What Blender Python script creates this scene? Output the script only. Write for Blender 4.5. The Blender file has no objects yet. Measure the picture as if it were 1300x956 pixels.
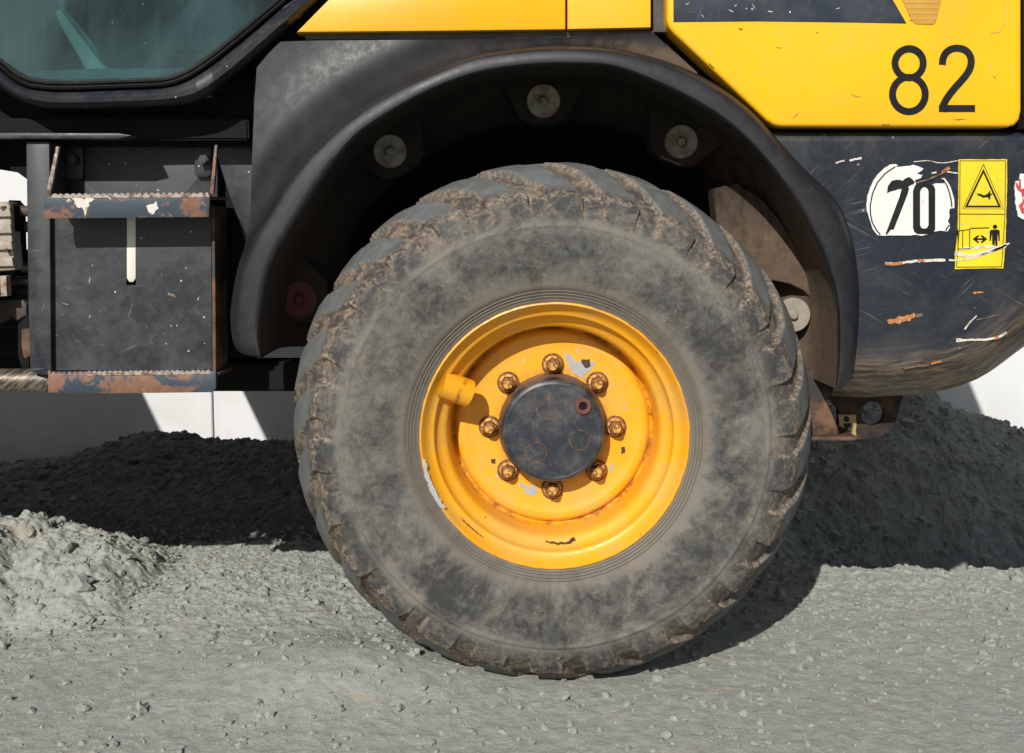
import bpy, bmesh, math, random
import numpy as np
from mathutils import Vector, Matrix
from mathutils.geometry import tessellate_polygon

random.seed(7)
RNG = np.random.default_rng(11)
S = bpy.context.scene
COL = S.collection

# ------------------------------------------------------------------ camera
FPX = 1540.0
CAM = Vector((0.0, -2.2, 0.886))
HOR, CPY, CPX = 275.0, 433.0, 650.0
PITCH = math.atan((CPY - HOR) / FPX)
cd = bpy.data.cameras.new('camera')
cam = bpy.data.objects.new('camera', cd)
COL.objects.link(cam)
cam.location = CAM
cam.rotation_euler = (math.pi / 2 - PITCH, 0, 0)
cd.sensor_width = 36
cd.lens = 36 * FPX / 1300
cd.shift_y = -45 / 1300
cd.clip_start = 0.05
cd.clip_end = 1000
S.camera = cam

# ------------------------------------------------------------------ light
SUN_DX, SUN_DZ = 0.30, -0.66          # travel per metre of +Y
w = bpy.data.worlds.new('World')
S.world = w
w.use_nodes = True
nt = w.node_tree
bg = nt.nodes['Background']
sky = nt.nodes.new('ShaderNodeTexSky')
sky.sky_type = 'NISHITA'
sky.sun_disc = False
elev = math.atan(-SUN_DZ / math.hypot(1, SUN_DX))
sky.sun_elevation = elev
sky.sun_rotation = math.atan2(-SUN_DX, -1.0)
nt.links.new(sky.outputs[0], bg.inputs[0])
bg.inputs[1].default_value = 0.062
sd = bpy.data.lights.new('sun', 'SUN')
sd.energy = 5.0
sd.angle = math.radians(0.55)
sd.color = (1.0, 0.965, 0.90)
so = bpy.data.objects.new('sun', sd)
COL.objects.link(so)
so.rotation_euler = Vector((SUN_DX, 1, SUN_DZ)).to_track_quat('-Z', 'Y').to_euler()
so.location = (-3, -8, 8)
S.view_settings.view_transform = 'Standard'
S.view_settings.look = 'None'
S.view_settings.exposure = -0.12
S.view_settings.gamma = 1
S.view_settings.use_curve_mapping = False

# ------------------------------------------------------------------ pixel helper: a point of the photograph on the plane y = Y
_f = Vector((0, math.cos(PITCH), -math.sin(PITCH)))
_u = Vector((0, math.sin(PITCH), math.cos(PITCH)))
def U(px, py, Y):
    d = _f + Vector((1, 0, 0)) * ((px - CPX) / FPX) + _u * ((CPY - py) / FPX)
    return CAM + d * ((Y - CAM.y) / d.y)

# ------------------------------------------------------------------ numpy noise
def _hash(ix, iy, seed):
    h = (ix.astype(np.int64) * 374761393 + iy.astype(np.int64) * 668265263 + seed * 1274126177) & 0xFFFFFFFF
    h = ((h ^ (h >> 13)) * 1274126177) & 0xFFFFFFFF
    h = (h ^ (h >> 16)) & 0xFFFFFFFF
    return h / 4294967295.0
def vnoise(x, y, seed=0):
    ix, iy = np.floor(x), np.floor(y)
    fx, fy = x - ix, y - iy
    fx = fx * fx * (3 - 2 * fx); fy = fy * fy * (3 - 2 * fy)
    a = _hash(ix, iy, seed); b = _hash(ix + 1, iy, seed)
    c = _hash(ix, iy + 1, seed); d = _hash(ix + 1, iy + 1, seed)
    return (a + (b - a) * fx) * (1 - fy) + (c + (d - c) * fx) * fy
def fbm(x, y, oct=4, seed=0, gain=0.5):
    s = 0; a = 1; t = 0
    for k in range(oct):
        s = s + a * vnoise(x * 2 ** k + 13.7 * k, y * 2 ** k + 7.1 * k, seed + k)
        t += a; a *= gain
    return s / t
def cells(x, y, seed=0):
    """distance to the nearest jittered cell point, and that cell's random number"""
    ix, iy = np.floor(x), np.floor(y)
    best = np.full(x.shape, 9.0); rid = np.zeros(x.shape)
    for dx in (-1, 0, 1):
        for dy in (-1, 0, 1):
            cx, cy = ix + dx, iy + dy
            px = cx + _hash(cx, cy, seed); py = cy + _hash(cx, cy, seed + 5)
            d = np.hypot(px - x, py - y)
            m = d < best
            best = np.where(m, d, best); rid = np.where(m, _hash(cx, cy, seed + 9), rid)
    return best, rid
def sst(a, b, x):
    t = np.clip((x - a) / (b - a), 0, 1)
    return t * t * (3 - 2 * t)

# ------------------------------------------------------------------ materials
class Mat:
    def __init__(s, name):
        s.m = bpy.data.materials.new(name)
        s.m.use_nodes = True
        s.nt = s.m.node_tree
        s.bsdf = s.nt.nodes['Principled BSDF']
        s.tc = s.nt.nodes.new('ShaderNodeTexCoord').outputs['Object']
    def _in(s, sock, v):
        if v is None: return
        if isinstance(v, bpy.types.NodeSocket): s.nt.links.new(v, sock)
        else:
            if sock.type == 'RGBA' and len(v) == 3: v = (*v, 1)
            sock.default_value = v
    def math(s, op, a, b=None, c=None, clamp=False):
        n = s.nt.nodes.new('ShaderNodeMath'); n.operation = op; n.use_clamp = clamp
        s._in(n.inputs[0], a); s._in(n.inputs[1], b); s._in(n.inputs[2], c)
        return n.outputs[0]
    def scalev(s, v, sc, rot=(0, 0, 0), loc=(0, 0, 0)):
        n = s.nt.nodes.new('ShaderNodeMapping')
        s._in(n.inputs['Vector'], v or s.tc)
        n.inputs['Scale'].default_value = sc
        n.inputs['Rotation'].default_value = rot
        n.inputs['Location'].default_value = loc
        return n.outputs[0]
    def anis(s, sc, rot=(0, 0, 0), loc=(0, 0, 0)):
        return s.scalev(s.scalev(None, (1, 1, 1), rot, loc), sc)
    def noise(s, scale, detail=4, rough=0.55, vec=None, dist=0.0):
        n = s.nt.nodes.new('ShaderNodeTexNoise')
        s._in(n.inputs['Vector'], vec or s.tc)
        n.inputs['Scale'].default_value = scale
        n.inputs['Detail'].default_value = detail
        n.inputs['Roughness'].default_value = rough
        n.inputs['Distortion'].default_value = dist
        return n.outputs[0]
    def voro(s, scale, feature='F1', vec=None, rand=1.0):
        n = s.nt.nodes.new('ShaderNodeTexVoronoi'); n.feature = feature
        s._in(n.inputs['Vector'], vec or s.tc)
        n.inputs['Scale'].default_value = scale
        n.inputs['Randomness'].default_value = rand
        return n
    def rng(s, v, a, b, lo=0.0, hi=1.0, smooth=True):
        n = s.nt.nodes.new('ShaderNodeMapRange')
        n.interpolation_type = 'SMOOTHSTEP' if smooth else 'LINEAR'
        s._in(n.inputs[0], v)
        n.inputs[1].default_value = a; n.inputs[2].default_value = b
        n.inputs[3].default_value = lo; n.inputs[4].default_value = hi
        return n.outputs[0]
    def mix(s, f, a, b, mode='MIX'):
        n = s.nt.nodes.new('ShaderNodeMix'); n.data_type = 'RGBA'; n.blend_type = mode
        s._in(n.inputs[0], f); s._in(n.inputs[6], a); s._in(n.inputs[7], b)
        return n.outputs[2]
    def bump(s, h, strength=0.5, dist=0.002, nrm=None):
        n = s.nt.nodes.new('ShaderNodeBump')
        n.inputs['Strength'].default_value = strength
        n.inputs['Distance'].default_value = dist
        s._in(n.inputs['Height'], h)
        if nrm is not None: s._in(n.inputs['Normal'], nrm)
        return n.outputs[0]
    def attr(s, name):
        n = s.nt.nodes.new('ShaderNodeAttribute'); n.attribute_name = name
        return n.outputs['Fac']
    def xyz(s, v=None):
        n = s.nt.nodes.new('ShaderNodeSeparateXYZ'); s._in(n.inputs[0], v or s.tc)
        return n.outputs
    def comb(s, x, y, z):
        n = s.nt.nodes.new('ShaderNodeCombineXYZ')
        s._in(n.inputs[0], x); s._in(n.inputs[1], y); s._in(n.inputs[2], z)
        return n.outputs[0]
    def normal_z(s):
        g = s.nt.nodes.new('ShaderNodeNewGeometry')
        return s.xyz(g.outputs['Normal'])[2]
    def out(s, base, rough=0.6, metal=0.0, nrm=None, spec=0.5):
        s._in(s.bsdf.inputs['Base Color'], base)
        s._in(s.bsdf.inputs['Roughness'], rough)
        s._in(s.bsdf.inputs['Metallic'], metal)
        s._in(s.bsdf.inputs['Specular IOR Level'], spec)
        if nrm is not None: s._in(s.bsdf.inputs['Normal'], nrm)
        return s.m

def paint(name, col, rough=0.4, dust=(0.2, 0.17, 0.13), dust_amt=0.25, rust_amt=0.0, speck=0.0, wave=0.3, spec=0.5,
          scratch=0.0, dscale=6.0):
    """painted metal or plastic: tone variation, dust film, rust patches, pale specks, fine scratches"""
    m = Mat(name)
    n1 = m.noise(dscale, 6, 0.62, dist=0.4)
    n2 = m.noise(55, 5, 0.65)
    tone = m.mix(m.rng(m.noise(2.2, 3), 0.3, 0.7), tuple(c * 0.88 for c in col), tuple(min(1, c * 1.1) for c in col))
    d = m.math('MULTIPLY', m.rng(m.math('MULTIPLY_ADD', n2, 0.35, m.math('MULTIPLY', n1, 0.75)), 0.42, 0.74), dust_amt)
    c = m.mix(d, tone, dust)
    h = m.math('MULTIPLY', m.noise(3.0, 2), wave)
    if scratch:
        for k, (rot, sc) in enumerate((((0, 0.45, 0), (7, 7, 300)), ((0, -0.7, 0), (9, 9, 360)), ((0, 1.25, 0), (8, 8, 280)), ((0, 0.1, 0), (6, 6, 340)))):
            v = m.noise(1.0, 2, 0.5, dist=0.3, vec=m.anis(sc, rot, (k * 3.1, 0, k)))
            gate = m.rng(m.noise(9 + 3 * k, 3, vec=m.scalev(None, (1, 1, 1), (0, 0, 0), (k * 7, 2, 1))), 0.54, 0.70)
            f = m.math('MULTIPLY', m.math('MULTIPLY', m.rng(v, 0.66, 0.72), gate), scratch)
            c = m.mix(f, c, (0.28, 0.27, 0.25))
    if rust_amt:
        r1 = m.noise(14, 8, 0.7, vec=m.scalev(None, (1, 1, 1), loc=(4, 1, 2)))
        rf = m.rng(r1, 0.66 - rust_amt * 0.3, 0.72 - rust_amt * 0.3)
        rc = m.mix(m.noise(90, 4), (0.10, 0.035, 0.015), (0.36, 0.15, 0.06))
        c = m.mix(rf, c, rc)
    if speck:
        v = m.voro(95)
        rnd = m.xyz(v.outputs['Color'])[0]
        f = m.math('MULTIPLY', m.rng(v.outputs['Distance'], 0.22, 0.14), m.math('GREATER_THAN', rnd, 1 - speck))
        c = m.mix(f, c, (0.45, 0.40, 0.32))
    rr = m.math('ADD', m.math('MULTIPLY', n2, 0.18), m.math('MULTIPLY_ADD', d, 0.5, rough - 0.09), clamp=True)
    nb = m.bump(h, 0.25, 0.02)
    nb = m.bump(m.math('MULTIPLY', n2, 1.0), 0.12, 0.001, nb)
    return m.out(c, rr, 0, nb, spec)

M = {}
M['yellow'] = paint('yellow_paint', (0.88, 0.447, 0.004), 0.33, (0.50, 0.34, 0.10), 0.22, 0, 0.02, 0.25, dscale=4, scratch=0.10)
M['pale_yellow'] = paint('pale_yellow_paint', (0.90, 0.475, 0.014), 0.36, (0.55, 0.42, 0.18), 0.14, 0, 0.01, 0.25, dscale=3)
M['cab_navy'] = paint('cab_frame_paint', (0.012, 0.016, 0.024), 0.36, (0.10, 0.085, 0.07), 0.3, 0.13, 0.03, 0.4, scratch=0.4)
M['navy'] = paint('navy_paint', (0.016, 0.021, 0.032), 0.36, (0.13, 0.11, 0.085), 0.32, 0.05, 0.02, 0.5, scratch=0.5)
M['navy_clean'] = paint('navy_decal', (0.02, 0.028, 0.045), 0.4, (0.13, 0.13, 0.13), 0.25, 0, 0.04, 0.2, scratch=0.3)
M['steel_dark'] = paint('dark_steel_paint', (0.011, 0.0145, 0.021), 0.42, (0.10, 0.10, 0.10), 0.38, 0.0, 0.05, 0.5, scratch=0.5, dscale=9)
M['plastic'] = paint('black_plastic', (0.0095, 0.0098, 0.0135), 0.46, (0.10, 0.088, 0.085), 0.14, 0, 0, 0.3, 0.4, scratch=0.16)
M['black'] = paint('black_void_paint', (0.005, 0.005, 0.0055), 0.75, (0.03, 0.025, 0.02), 0.25, 0, 0, 0.2, 0.2)
M['rubber'] = paint('black_rubber', (0.010, 0.010, 0.010), 0.42, (0.08, 0.06, 0.05), 0.25, 0, 0, 0.1, 0.4)
M['grey_rubber'] = paint('dusty_rubber_strip', (0.05, 0.047, 0.04), 0.6, (0.25, 0.22, 0.17), 0.5, 0, 0.02, 0.3)
M['hose'] = paint('hose_rubber', (0.04, 0.034, 0.028), 0.5, (0.16, 0.11, 0.07), 0.6, 0.1, 0, 0.2)
M['white_cover'] = paint('white_plastic', (0.52, 0.49, 0.43), 0.5, (0.22, 0.15, 0.09), 0.7, 0.12, 0, 0.2)
M['slot_cream'] = paint('cream_slot_fill', (0.70, 0.68, 0.60), 0.5, (0.3, 0.22, 0.12), 0.25, 0, 0, 0.2)
M['sign_white'] = paint('white_sticker', (0.80, 0.79, 0.75), 0.42, (0.45, 0.38, 0.28), 0.16, 0, 0.02, 0.1)
M['sign_yellow'] = paint('yellow_sticker', (0.86, 0.66, 0.012), 0.42, (0.3, 0.22, 0.05), 0.35, 0.03, 0.1, 0.1, scratch=0.6)
M['sign_cream'] = paint('worn_sticker', (0.40, 0.30, 0.13), 0.5, (0.1, 0.07, 0.03), 0.4, 0.1, 0, 0.1)
M['ink'] = paint('black_ink', (0.007, 0.007, 0.009), 0.5, (0.2, 0.18, 0.15), 0.05, 0, 0, 0.1, 0.25)
M['red'] = paint('red_sticker', (0.55, 0.03, 0.04), 0.45, (0.4, 0.3, 0.25), 0.25, 0, 0.05, 0.1)
M['dark_red'] = paint('dark_red_disc', (0.10, 0.02, 0.02), 0.7, (0.1, 0.06, 0.05), 0.4, 0, 0, 0.1)
M['paper'] = M['sign_white']
M['lens'] = paint('amber_lens', (0.55, 0.30, 0.05), 0.2, (0.6, 0.45, 0.2), 0.5, 0, 0, 0.3)
M['lever'] = paint('pale_lever', (0.78, 0.74, 0.58), 0.5, (0.35, 0.35, 0.28), 0.3, 0, 0, 0.2)
M['interior'] = paint('cab_interior_grey', (0.018, 0.024, 0.028), 0.6, (0.05, 0.06, 0.06), 0.4, 0, 0, 0.4)
M['trim_grey'] = paint('cab_trim_grey', (0.09, 0.105, 0.11), 0.6, (0.14, 0.15, 0.15), 0.5, 0, 0, 0.4, dscale=3)
M['mint'] = paint('pale_interior_trim', (0.15, 0.20, 0.20), 0.5, (0.35, 0.38, 0.36), 0.3, 0, 0, 0.2)

def mk_scuff(name, a, b, th=0.5):
    m = Mat(name)
    n = m.noise(120, 5, 0.7)
    return m.out(m.mix(m.rng(n, th - 0.05, th + 0.08), a, b), 0.7, 0, m.bump(n, 0.5, 0.001))
M['scuff_white'] = mk_scuff('bare_scratch', (0.62, 0.58, 0.52), (0.30, 0.24, 0.18), 0.58)
M['scuff_rust'] = mk_scuff('rusty_scratch', (0.42, 0.15, 0.04), (0.55, 0.42, 0.26), 0.60)
M['scuff_tan'] = mk_scuff('tan_scuff', (0.20, 0.14, 0.09), (0.09, 0.06, 0.04), 0.5)
M['bare_grey'] = mk_scuff('bare_primer', (0.36, 0.37, 0.37), (0.28, 0.27, 0.25), 0.62)
M['dark_chip'] = mk_scuff('dark_chip', (0.05, 0.025, 0.015), (0.10, 0.05, 0.03), 0.5)

# rusty step edge: navy paint rubbed down to rust and bright metal
m = Mat('worn_step_steel')
z = m.noise(11, 7, 0.68, dist=0.6)
c = m.mix(m.rng(m.noise(3, 3), 0.35, 0.65), (0.028, 0.045, 0.07), (0.05, 0.065, 0.085))
c = m.mix(m.rng(z, 0.47, 0.53), c, m.mix(m.noise(60, 5), (0.10, 0.05, 0.035), (0.30, 0.15, 0.09)))
c = m.mix(m.rng(m.noise(13, 6, 0.7, vec=m.scalev(None, (1, 1, 1), loc=(7, 0, 3))), 0.64, 0.68), c, (0.62, 0.52, 0.38))
c = m.mix(m.rng(m.noise(40, 5, 0.7), 0.62, 0.70), c, (0.25, 0.17, 0.11))
M['step'] = m.out(c, 0.5, 0, m.bump(z, 0.5, 0.002))
m = Mat('bright_worn_metal')
z = m.noise(70, 5, 0.6)
M['bright'] = m.out(m.mix(m.rng(z, 0.45, 0.62), (0.36, 0.31, 0.27), (0.13, 0.07, 0.045)), 0.5, 0.2, m.bump(z, 0.4, 0.002))
m = Mat('rusty_steel')
z = m.noise(22, 7, 0.68)
c = m.mix(m.rng(z, 0.35, 0.65), (0.035, 0.020, 0.014), (0.17, 0.088, 0.048))
c = m.mix(m.rng(m.noise(6, 4), 0.52, 0.66), c, (0.03, 0.028, 0.028))
M['rust'] = m.out(c, 0.8, 0, m.bump(z, 0.6, 0.003))
m = Mat('rusty_nut_steel')
z = m.noise(160, 6, 0.7)
c = m.mix(m.rng(z, 0.42, 0.6), (0.26, 0.10, 0.022), (0.06, 0.024, 0.013))
M['nut_rust'] = m.out(c, 0.7, 0.1, m.bump(z, 0.6, 0.001))
m = Mat('worn_yellow_bolt')
z = m.noise(150, 5, 0.65)
c = m.mix(m.rng(z, 0.46, 0.6), (0.66, 0.36, 0.09), (0.20, 0.08, 0.02))
M['nut_gold'] = m.out(c, 0.45, 0.1, m.bump(z, 0.4, 0.001))
m = Mat('zinc_washer')
z = m.noise(38, 6, 0.65)
c = m.mix(m.rng(z, 0.42, 0.62), (0.20, 0.20, 0.165), (0.12, 0.085, 0.058))
M['zinc_pale'] = paint('pale_washer', (0.36, 0.35, 0.30), 0.6, (0.2, 0.14, 0.09), 0.5)
M['zinc'] = m.out(c, 0.6, 0.1, m.bump(z, 0.4, 0.001))
m = Mat('shaded_rusty_steel')  # rusty steel, darkened to stand for the shade under the counterweight
z = m.noise(26, 7, 0.68)
c = m.mix(m.rng(z, 0.35, 0.65), (0.014, 0.010, 0.009), (0.07, 0.038, 0.024))
M['shaded_rust'] = m.out(c, 0.85, 0, m.bump(z, 0.6, 0.003))
m = Mat('machined_tube')
z = m.noise(1.5, 3, dist=0.3, vec=m.anis((30, 2, 200), (0, 0.7, 0)))
c = m.mix(m.rng(z, 0.4, 0.62), (0.05, 0.042, 0.035), (0.20, 0.16, 0.12))
M['tube'] = m.out(c, 0.45, 0.3, m.bump(z, 0.3, 0.001))

# mud-splashed wheel arch lining
m = Mat('dirty_arch_liner')
z1 = m.noise(2.0, 6, 0.65, vec=m.scalev(None, (26, 26, 7)))
z2 = m.noise(60, 5, 0.7)
dirt = m.mix(z2, (0.055, 0.038, 0.027), (0.165, 0.118, 0.083))
amt = m.rng(m.math('MULTIPLY_ADD', z2, 0.4, m.math('MULTIPLY', z1, 0.7)), 0.42, 0.62)
lowmask = m.rng(m.xyz()[2], 1.02, 0.74)            # more splashed mud near the ground
right = m.rng(m.xyz()[0], 0.25, 0.5, 0.26, 1.0)
amt = m.math('MULTIPLY', m.math('MULTIPLY_ADD', lowmask, 0.95, m.math('MULTIPLY', amt, 0.3), clamp=True), right)
M['liner'] = m.out(m.mix(amt, (0.013, 0.0115, 0.010), dirt), 0.9, 0, m.bump(m.math('ADD', z1, z2), 0.5, 0.003), 0.2)

# counterweight: navy paint, muddy scuffs along the rounded lower edge
m = Mat('scuffed_counterweight_paint')
n1 = m.noise(5, 6, 0.62, dist=0.5); n2 = m.noise(70, 5, 0.65)
c = m.mix(m.rng(m.noise(1.7, 3), 0.35, 0.65), (0.010, 0.015, 0.024), (0.017, 0.025, 0.040))
c = m.mix(m.math('MULTIPLY', m.rng(n1, 0.45, 0.72), 0.30), c, (0.13, 0.115, 0.10))
low = m.attr('low')
lx = m.xyz()[0]
st = m.noise(1.0, 7, 0.68, dist=0.6, vec=m.comb(m.math('MULTIPLY', lx, 9), 0.0, m.math('MULTIPLY', low, 9)))
st2 = m.noise(1.0, 6, 0.66, dist=0.4, vec=m.comb(m.math('MULTIPLY', lx, 14), 3.0, m.math('MULTIPLY', low, 34)))
a = m.math('MULTIPLY', m.rng(m.math('MULTIPLY_ADD', low, 0.32, m.math('MULTIPLY', st, 0.62)), 0.42, 0.58), 0.95)
gate = m.rng(low, 0.50, 0.95)
c = m.mix(m.math('MULTIPLY', a, gate), c, m.mix(m.rng(st2, 0.4, 0.6), (0.050, 0.036, 0.025), (0.27, 0.19, 0.12)))
c = m.mix(m.math('MULTIPLY', m.math('MULTIPLY', m.rng(st2, 0.62, 0.68), gate), 0.6), c, (0.26, 0.10, 0.035))
v = m.voro(80); rnd = m.xyz(v.outputs['Color'])[0]
c = m.mix(m.math('MULTIPLY', m.rng(v.outputs['Distance'], 0.17, 0.10), m.math('GREATER_THAN', rnd, 0.955)), c, (0.36, 0.34, 0.31))
for k, (rot, sc) in enumerate((((0, 0.25, 0), (3, 3, 250)), ((0, -0.5, 0), (4, 4, 300)), ((0, 0.75, 0), (3, 3, 280)))):
    vv = m.noise(1.0, 2, 0.5, dist=0.3, vec=m.anis((sc[0] * 2, sc[1] * 2, sc[2]), rot, (k * 3.7, 0, k)))
    g2 = m.rng(m.noise(8 + 3 * k, 3, vec=m.scalev(None, (1, 1, 1), loc=(k * 5, 1, 2))), 0.5, 0.66)
    c = m.mix(m.math('MULTIPLY', m.math('MULTIPLY', m.rng(vv, 0.65, 0.72), g2), 0.35), c, (0.30, 0.26, 0.21))
nb = m.bump(m.noise(3.0, 2), 0.2, 0.02)
M['weight'] = m.out(c, m.rng(n2, 0.2, 0.8, 0.27, 0.5), 0, m.bump(n2, 0.12, 0.001, nb), 0.5)

# rim paint: orange yellow, rubbed, rust stains round the grooves
m = Mat('rim_orange_paint')
X, Y, Z = m.xyz()[:3]
rad = m.math('SQRT', m.math('ADD', m.math('MULTIPLY', X, X), m.math('MULTIPLY', Z, Z)))
n1 = m.noise(9, 5, 0.6); n2 = m.noise(70, 5, 0.7)
c = m.mix(m.rng(n1, 0.32, 0.68), (0.82, 0.355, 0.007), (0.88, 0.425, 0.012))
c = m.mix(m.math('MULTIPLY', m.rng(m.math('MULTIPLY_ADD', n2, .35, m.math('MULTIPLY', n1, .65)), 0.42, 0.62), 0.50), c, (0.50, 0.30, 0.11))
chip = m.noise(24, 4, 0.55, vec=m.scalev(None, (1, 1, 1), loc=(2.3, 0, 5.1)))
disc = m.math('MULTIPLY', m.rng(rad, 0.165, 0.150), m.rng(chip, 0.665, 0.675))
c = m.mix(disc, c, (0.42, 0.43, 0.43))
spk = m.voro(60); rn = m.xyz(spk.outputs['Color'])[1]
c = m.mix(m.math('MULTIPLY', m.rng(spk.outputs['Distance'], 0.16, 0.10), m.math('GREATER_THAN', rn, 0.95)), c, (0.20, 0.07, 0.02))
groove = m.math('ADD', m.rng(m.math('ABSOLUTE', m.math('SUBTRACT', rad, 0.1915)), 0.006, 0.001), m.rng(rad, 0.246, 0.249))
c = m.mix(m.math('MULTIPLY', groove, m.rng(m.noise(30, 5, 0.7), 0.40, 0.62), clamp=True), c, (0.26, 0.10, 0.02))
ringrust = m.math('MULTIPLY', m.rng(rad, 0.126, 0.100), m.rng(n2, 0.35, 0.6))
c = m.mix(m.math('MULTIPLY', ringrust, 0.6), c, (0.38, 0.15, 0.03))
M['rim'] = m.out(c, m.rng(n2, 0.3, 0.7, 0.36, 0.52), 0, m.bump(m.math('ADD', n1, m.math('MULTIPLY', n2, 0.15)), 0.25, 0.003), 0.5)

# hub cap: black with grey smears
m = Mat('hub_cap_paint')
X, Y, Z = m.xyz()[:3]
rad = m.math('SQRT', m.math('ADD', m.math('MULTIPLY', X, X), m.math('MULTIPLY', Z, Z)))
n1 = m.noise(22, 7, 0.7, dist=0.4); n2 = m.noise(120, 4, 0.7)
c = m.mix(m.math('MULTIPLY', m.rng(n1, 0.40, 0.70), 0.75), (0.018, 0.023, 0.034), (0.105, 0.10, 0.095))
c = m.mix(m.math('MULTIPLY', m.rng(n2, 0.58, 0.72), 0.4), c, (0.16, 0.13, 0.10))
c = m.mix(m.rng(rad, 0.0985, 0.101), c, m.mix(n2, (0.07, 0.035, 0.02), (0.20, 0.11, 0.065)))
M['hub'] = m.out(c, 0.42, 0, m.bump(m.math('ADD', n1, n2), 0.25, 0.0015), 0.5)

# tyre
m = Mat('dusty_tyre_rubber')
X, Y, Z = m.xyz()[:3]
rad = m.math('SQRT', m.math('ADD', m.math('MULTIPLY', X, X), m.math('MULTIPLY', Z, Z)))
ang = m.math('ARCTAN2', Z, X)
n1 = m.noise(7.5, 7, 0.70, dist=0.9)
n2 = m.noise(26, 6, 0.7, dist=0.8)
n3 = m.noise(130, 5, 0.7)
# streaks run round the tyre: noise in (radius, angle) wrapped by cos/sin, stretched radially
dirv = m.comb(m.math('MULTIPLY', m.math('COSINE', ang), 5), m.math('MULTIPLY_ADD', rad, 17, m.math('MULTIPLY', Y, 14)), m.math('MULTIPLY', m.math('SINE', ang), 5))
rs = m.noise(1.0, 6, 0.65, vec=dirv, dist=0.6)
fine = m.noise(1.0, 5, 0.72, vec=m.comb(m.math('MULTIPLY', m.math('COSINE', ang), 24), m.math('MULTIPLY_ADD', rad, 75, m.math('MULTIPLY', Y, 60)), m.math('MULTIPLY', m.math('SINE', ang), 24)), dist=0.5)
mixn = m.math('ADD', m.math('MULTIPLY', n1, 0.42), m.math('ADD', m.math('MULTIPLY', rs, 0.34), m.math('MULTIPLY', fine, 0.26)))
ringy = m.math('ADD', m.rng(rad, 0.315, 0.270), m.math('MULTIPLY', m.rng(m.math('ABSOLUTE', m.math('SUBTRACT', rad, 0.395)), 0.035, 0.0), 0.8))
mixr = m.math('MULTIPLY_ADD', ringy, 0.085, mixn)
wsp = m.noise(1.0, 3, 0.6, dist=1.6, vec=m.comb(m.math('MULTIPLY', X, 16), m.math('MULTIPLY', Y, 10), m.math('MULTIPLY', Z, 16)))
wsp = m.rng(m.math('ABSOLUTE', m.math('SUBTRACT', wsp, 0.5)), 0.016, 0.0)
mixr = m.math('MULTIPLY_ADD', m.math('MULTIPLY', wsp, m.rng(n2, 0.4, 0.6)), 0.07, mixr)
dust = m.rng(mixr, 0.44, 0.61, smooth=False)
dc = m.mix(m.rng(n2, 0.38, 0.62), (0.165, 0.163, 0.148), (0.205, 0.183, 0.152))
c = m.mix(m.math('MULTIPLY_ADD', dust, 0.80, 0.05), (0.036, 0.036, 0.037), dc)
bead = m.rng(rad, 0.298, 0.272)
c = m.mix(m.math('MULTIPLY', bead, 0.55), c, (0.200, 0.170, 0.135))
lug = m.attr('lug'); edge = m.attr('edge'); top = m.attr('top')
outer = m.rng(rad, 0.393, 0.408)
lc = m.mix(m.rng(m.math('MULTIPLY_ADD', n3, 0.35, m.math('MULTIPLY', n2, 0.65)), 0.45, 0.60), (0.030, 0.032, 0.036), (0.155, 0.135, 0.115))
c = m.mix(m.math('MULTIPLY', outer, 0.60), c, lc)
topc = m.mix(m.rng(n2, 0.35, 0.65), (0.155, 0.165, 0.165), (0.10, 0.105, 0.105))
c = m.mix(m.math('MULTIPLY', top, 0.85), c, topc)
tan = m.mix(m.rng(n3, 0.35, 0.65), (0.140, 0.098, 0.068), (0.330, 0.248, 0.178))
gap = m.math('MULTIPLY', m.math('SUBTRACT', 1.0, lug), outer)
wet = m.math('MULTIPLY', m.rng(n2, 0.42, 0.60, 0.18, 0.9), m.rng(rad, 0.442, 0.470, 0.22, 1.0))
tf = m.math('MAXIMUM', m.math('MULTIPLY', gap, wet), m.math('MULTIPLY', m.math('MULTIPLY', edge, m.rng(n2, 0.36, 0.56, 0.25, 1.0)), m.rng(n3, 0.42, 0.54)))
c = m.mix(m.math('MULTIPLY', tf, 0.9, clamp=True), c, tan)
hgt = m.math('ADD', m.math('MULTIPLY', fine, 0.8), m.math('ADD', m.math('MULTIPLY', n3, 0.5), m.math('MULTIPLY', n2, 0.6)))
M['tyre'] = m.out(c, 0.82, 0, m.bump(hgt, 0.55, 0.0022), 0.25)

# gravel
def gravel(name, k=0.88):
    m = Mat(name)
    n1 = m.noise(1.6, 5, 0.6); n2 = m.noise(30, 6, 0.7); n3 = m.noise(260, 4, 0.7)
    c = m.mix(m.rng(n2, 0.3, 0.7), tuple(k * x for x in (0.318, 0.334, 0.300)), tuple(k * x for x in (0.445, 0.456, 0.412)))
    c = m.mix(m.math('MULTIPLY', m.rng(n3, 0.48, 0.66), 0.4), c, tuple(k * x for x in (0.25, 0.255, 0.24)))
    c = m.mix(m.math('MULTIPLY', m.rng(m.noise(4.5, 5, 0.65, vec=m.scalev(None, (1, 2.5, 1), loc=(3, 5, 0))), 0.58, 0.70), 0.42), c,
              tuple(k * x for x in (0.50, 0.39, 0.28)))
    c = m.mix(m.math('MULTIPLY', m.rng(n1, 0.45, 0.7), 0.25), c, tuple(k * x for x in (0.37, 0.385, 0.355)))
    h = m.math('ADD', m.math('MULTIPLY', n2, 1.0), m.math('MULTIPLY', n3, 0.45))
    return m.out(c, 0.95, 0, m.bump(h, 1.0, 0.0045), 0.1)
M['gravel'] = gravel('crushed_grey_gravel')
M['stone'] = gravel('grey_stone', 0.80)
M['shaded_gravel'] = gravel('shade_darkened_gravel', 0.36)  # same gravel darkened so the ridge reads as deep shade
M['heap_gravel'] = gravel('coarse_shaded_gravel', 0.72)  # part of the heap's shade is put into this darker tone

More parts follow.
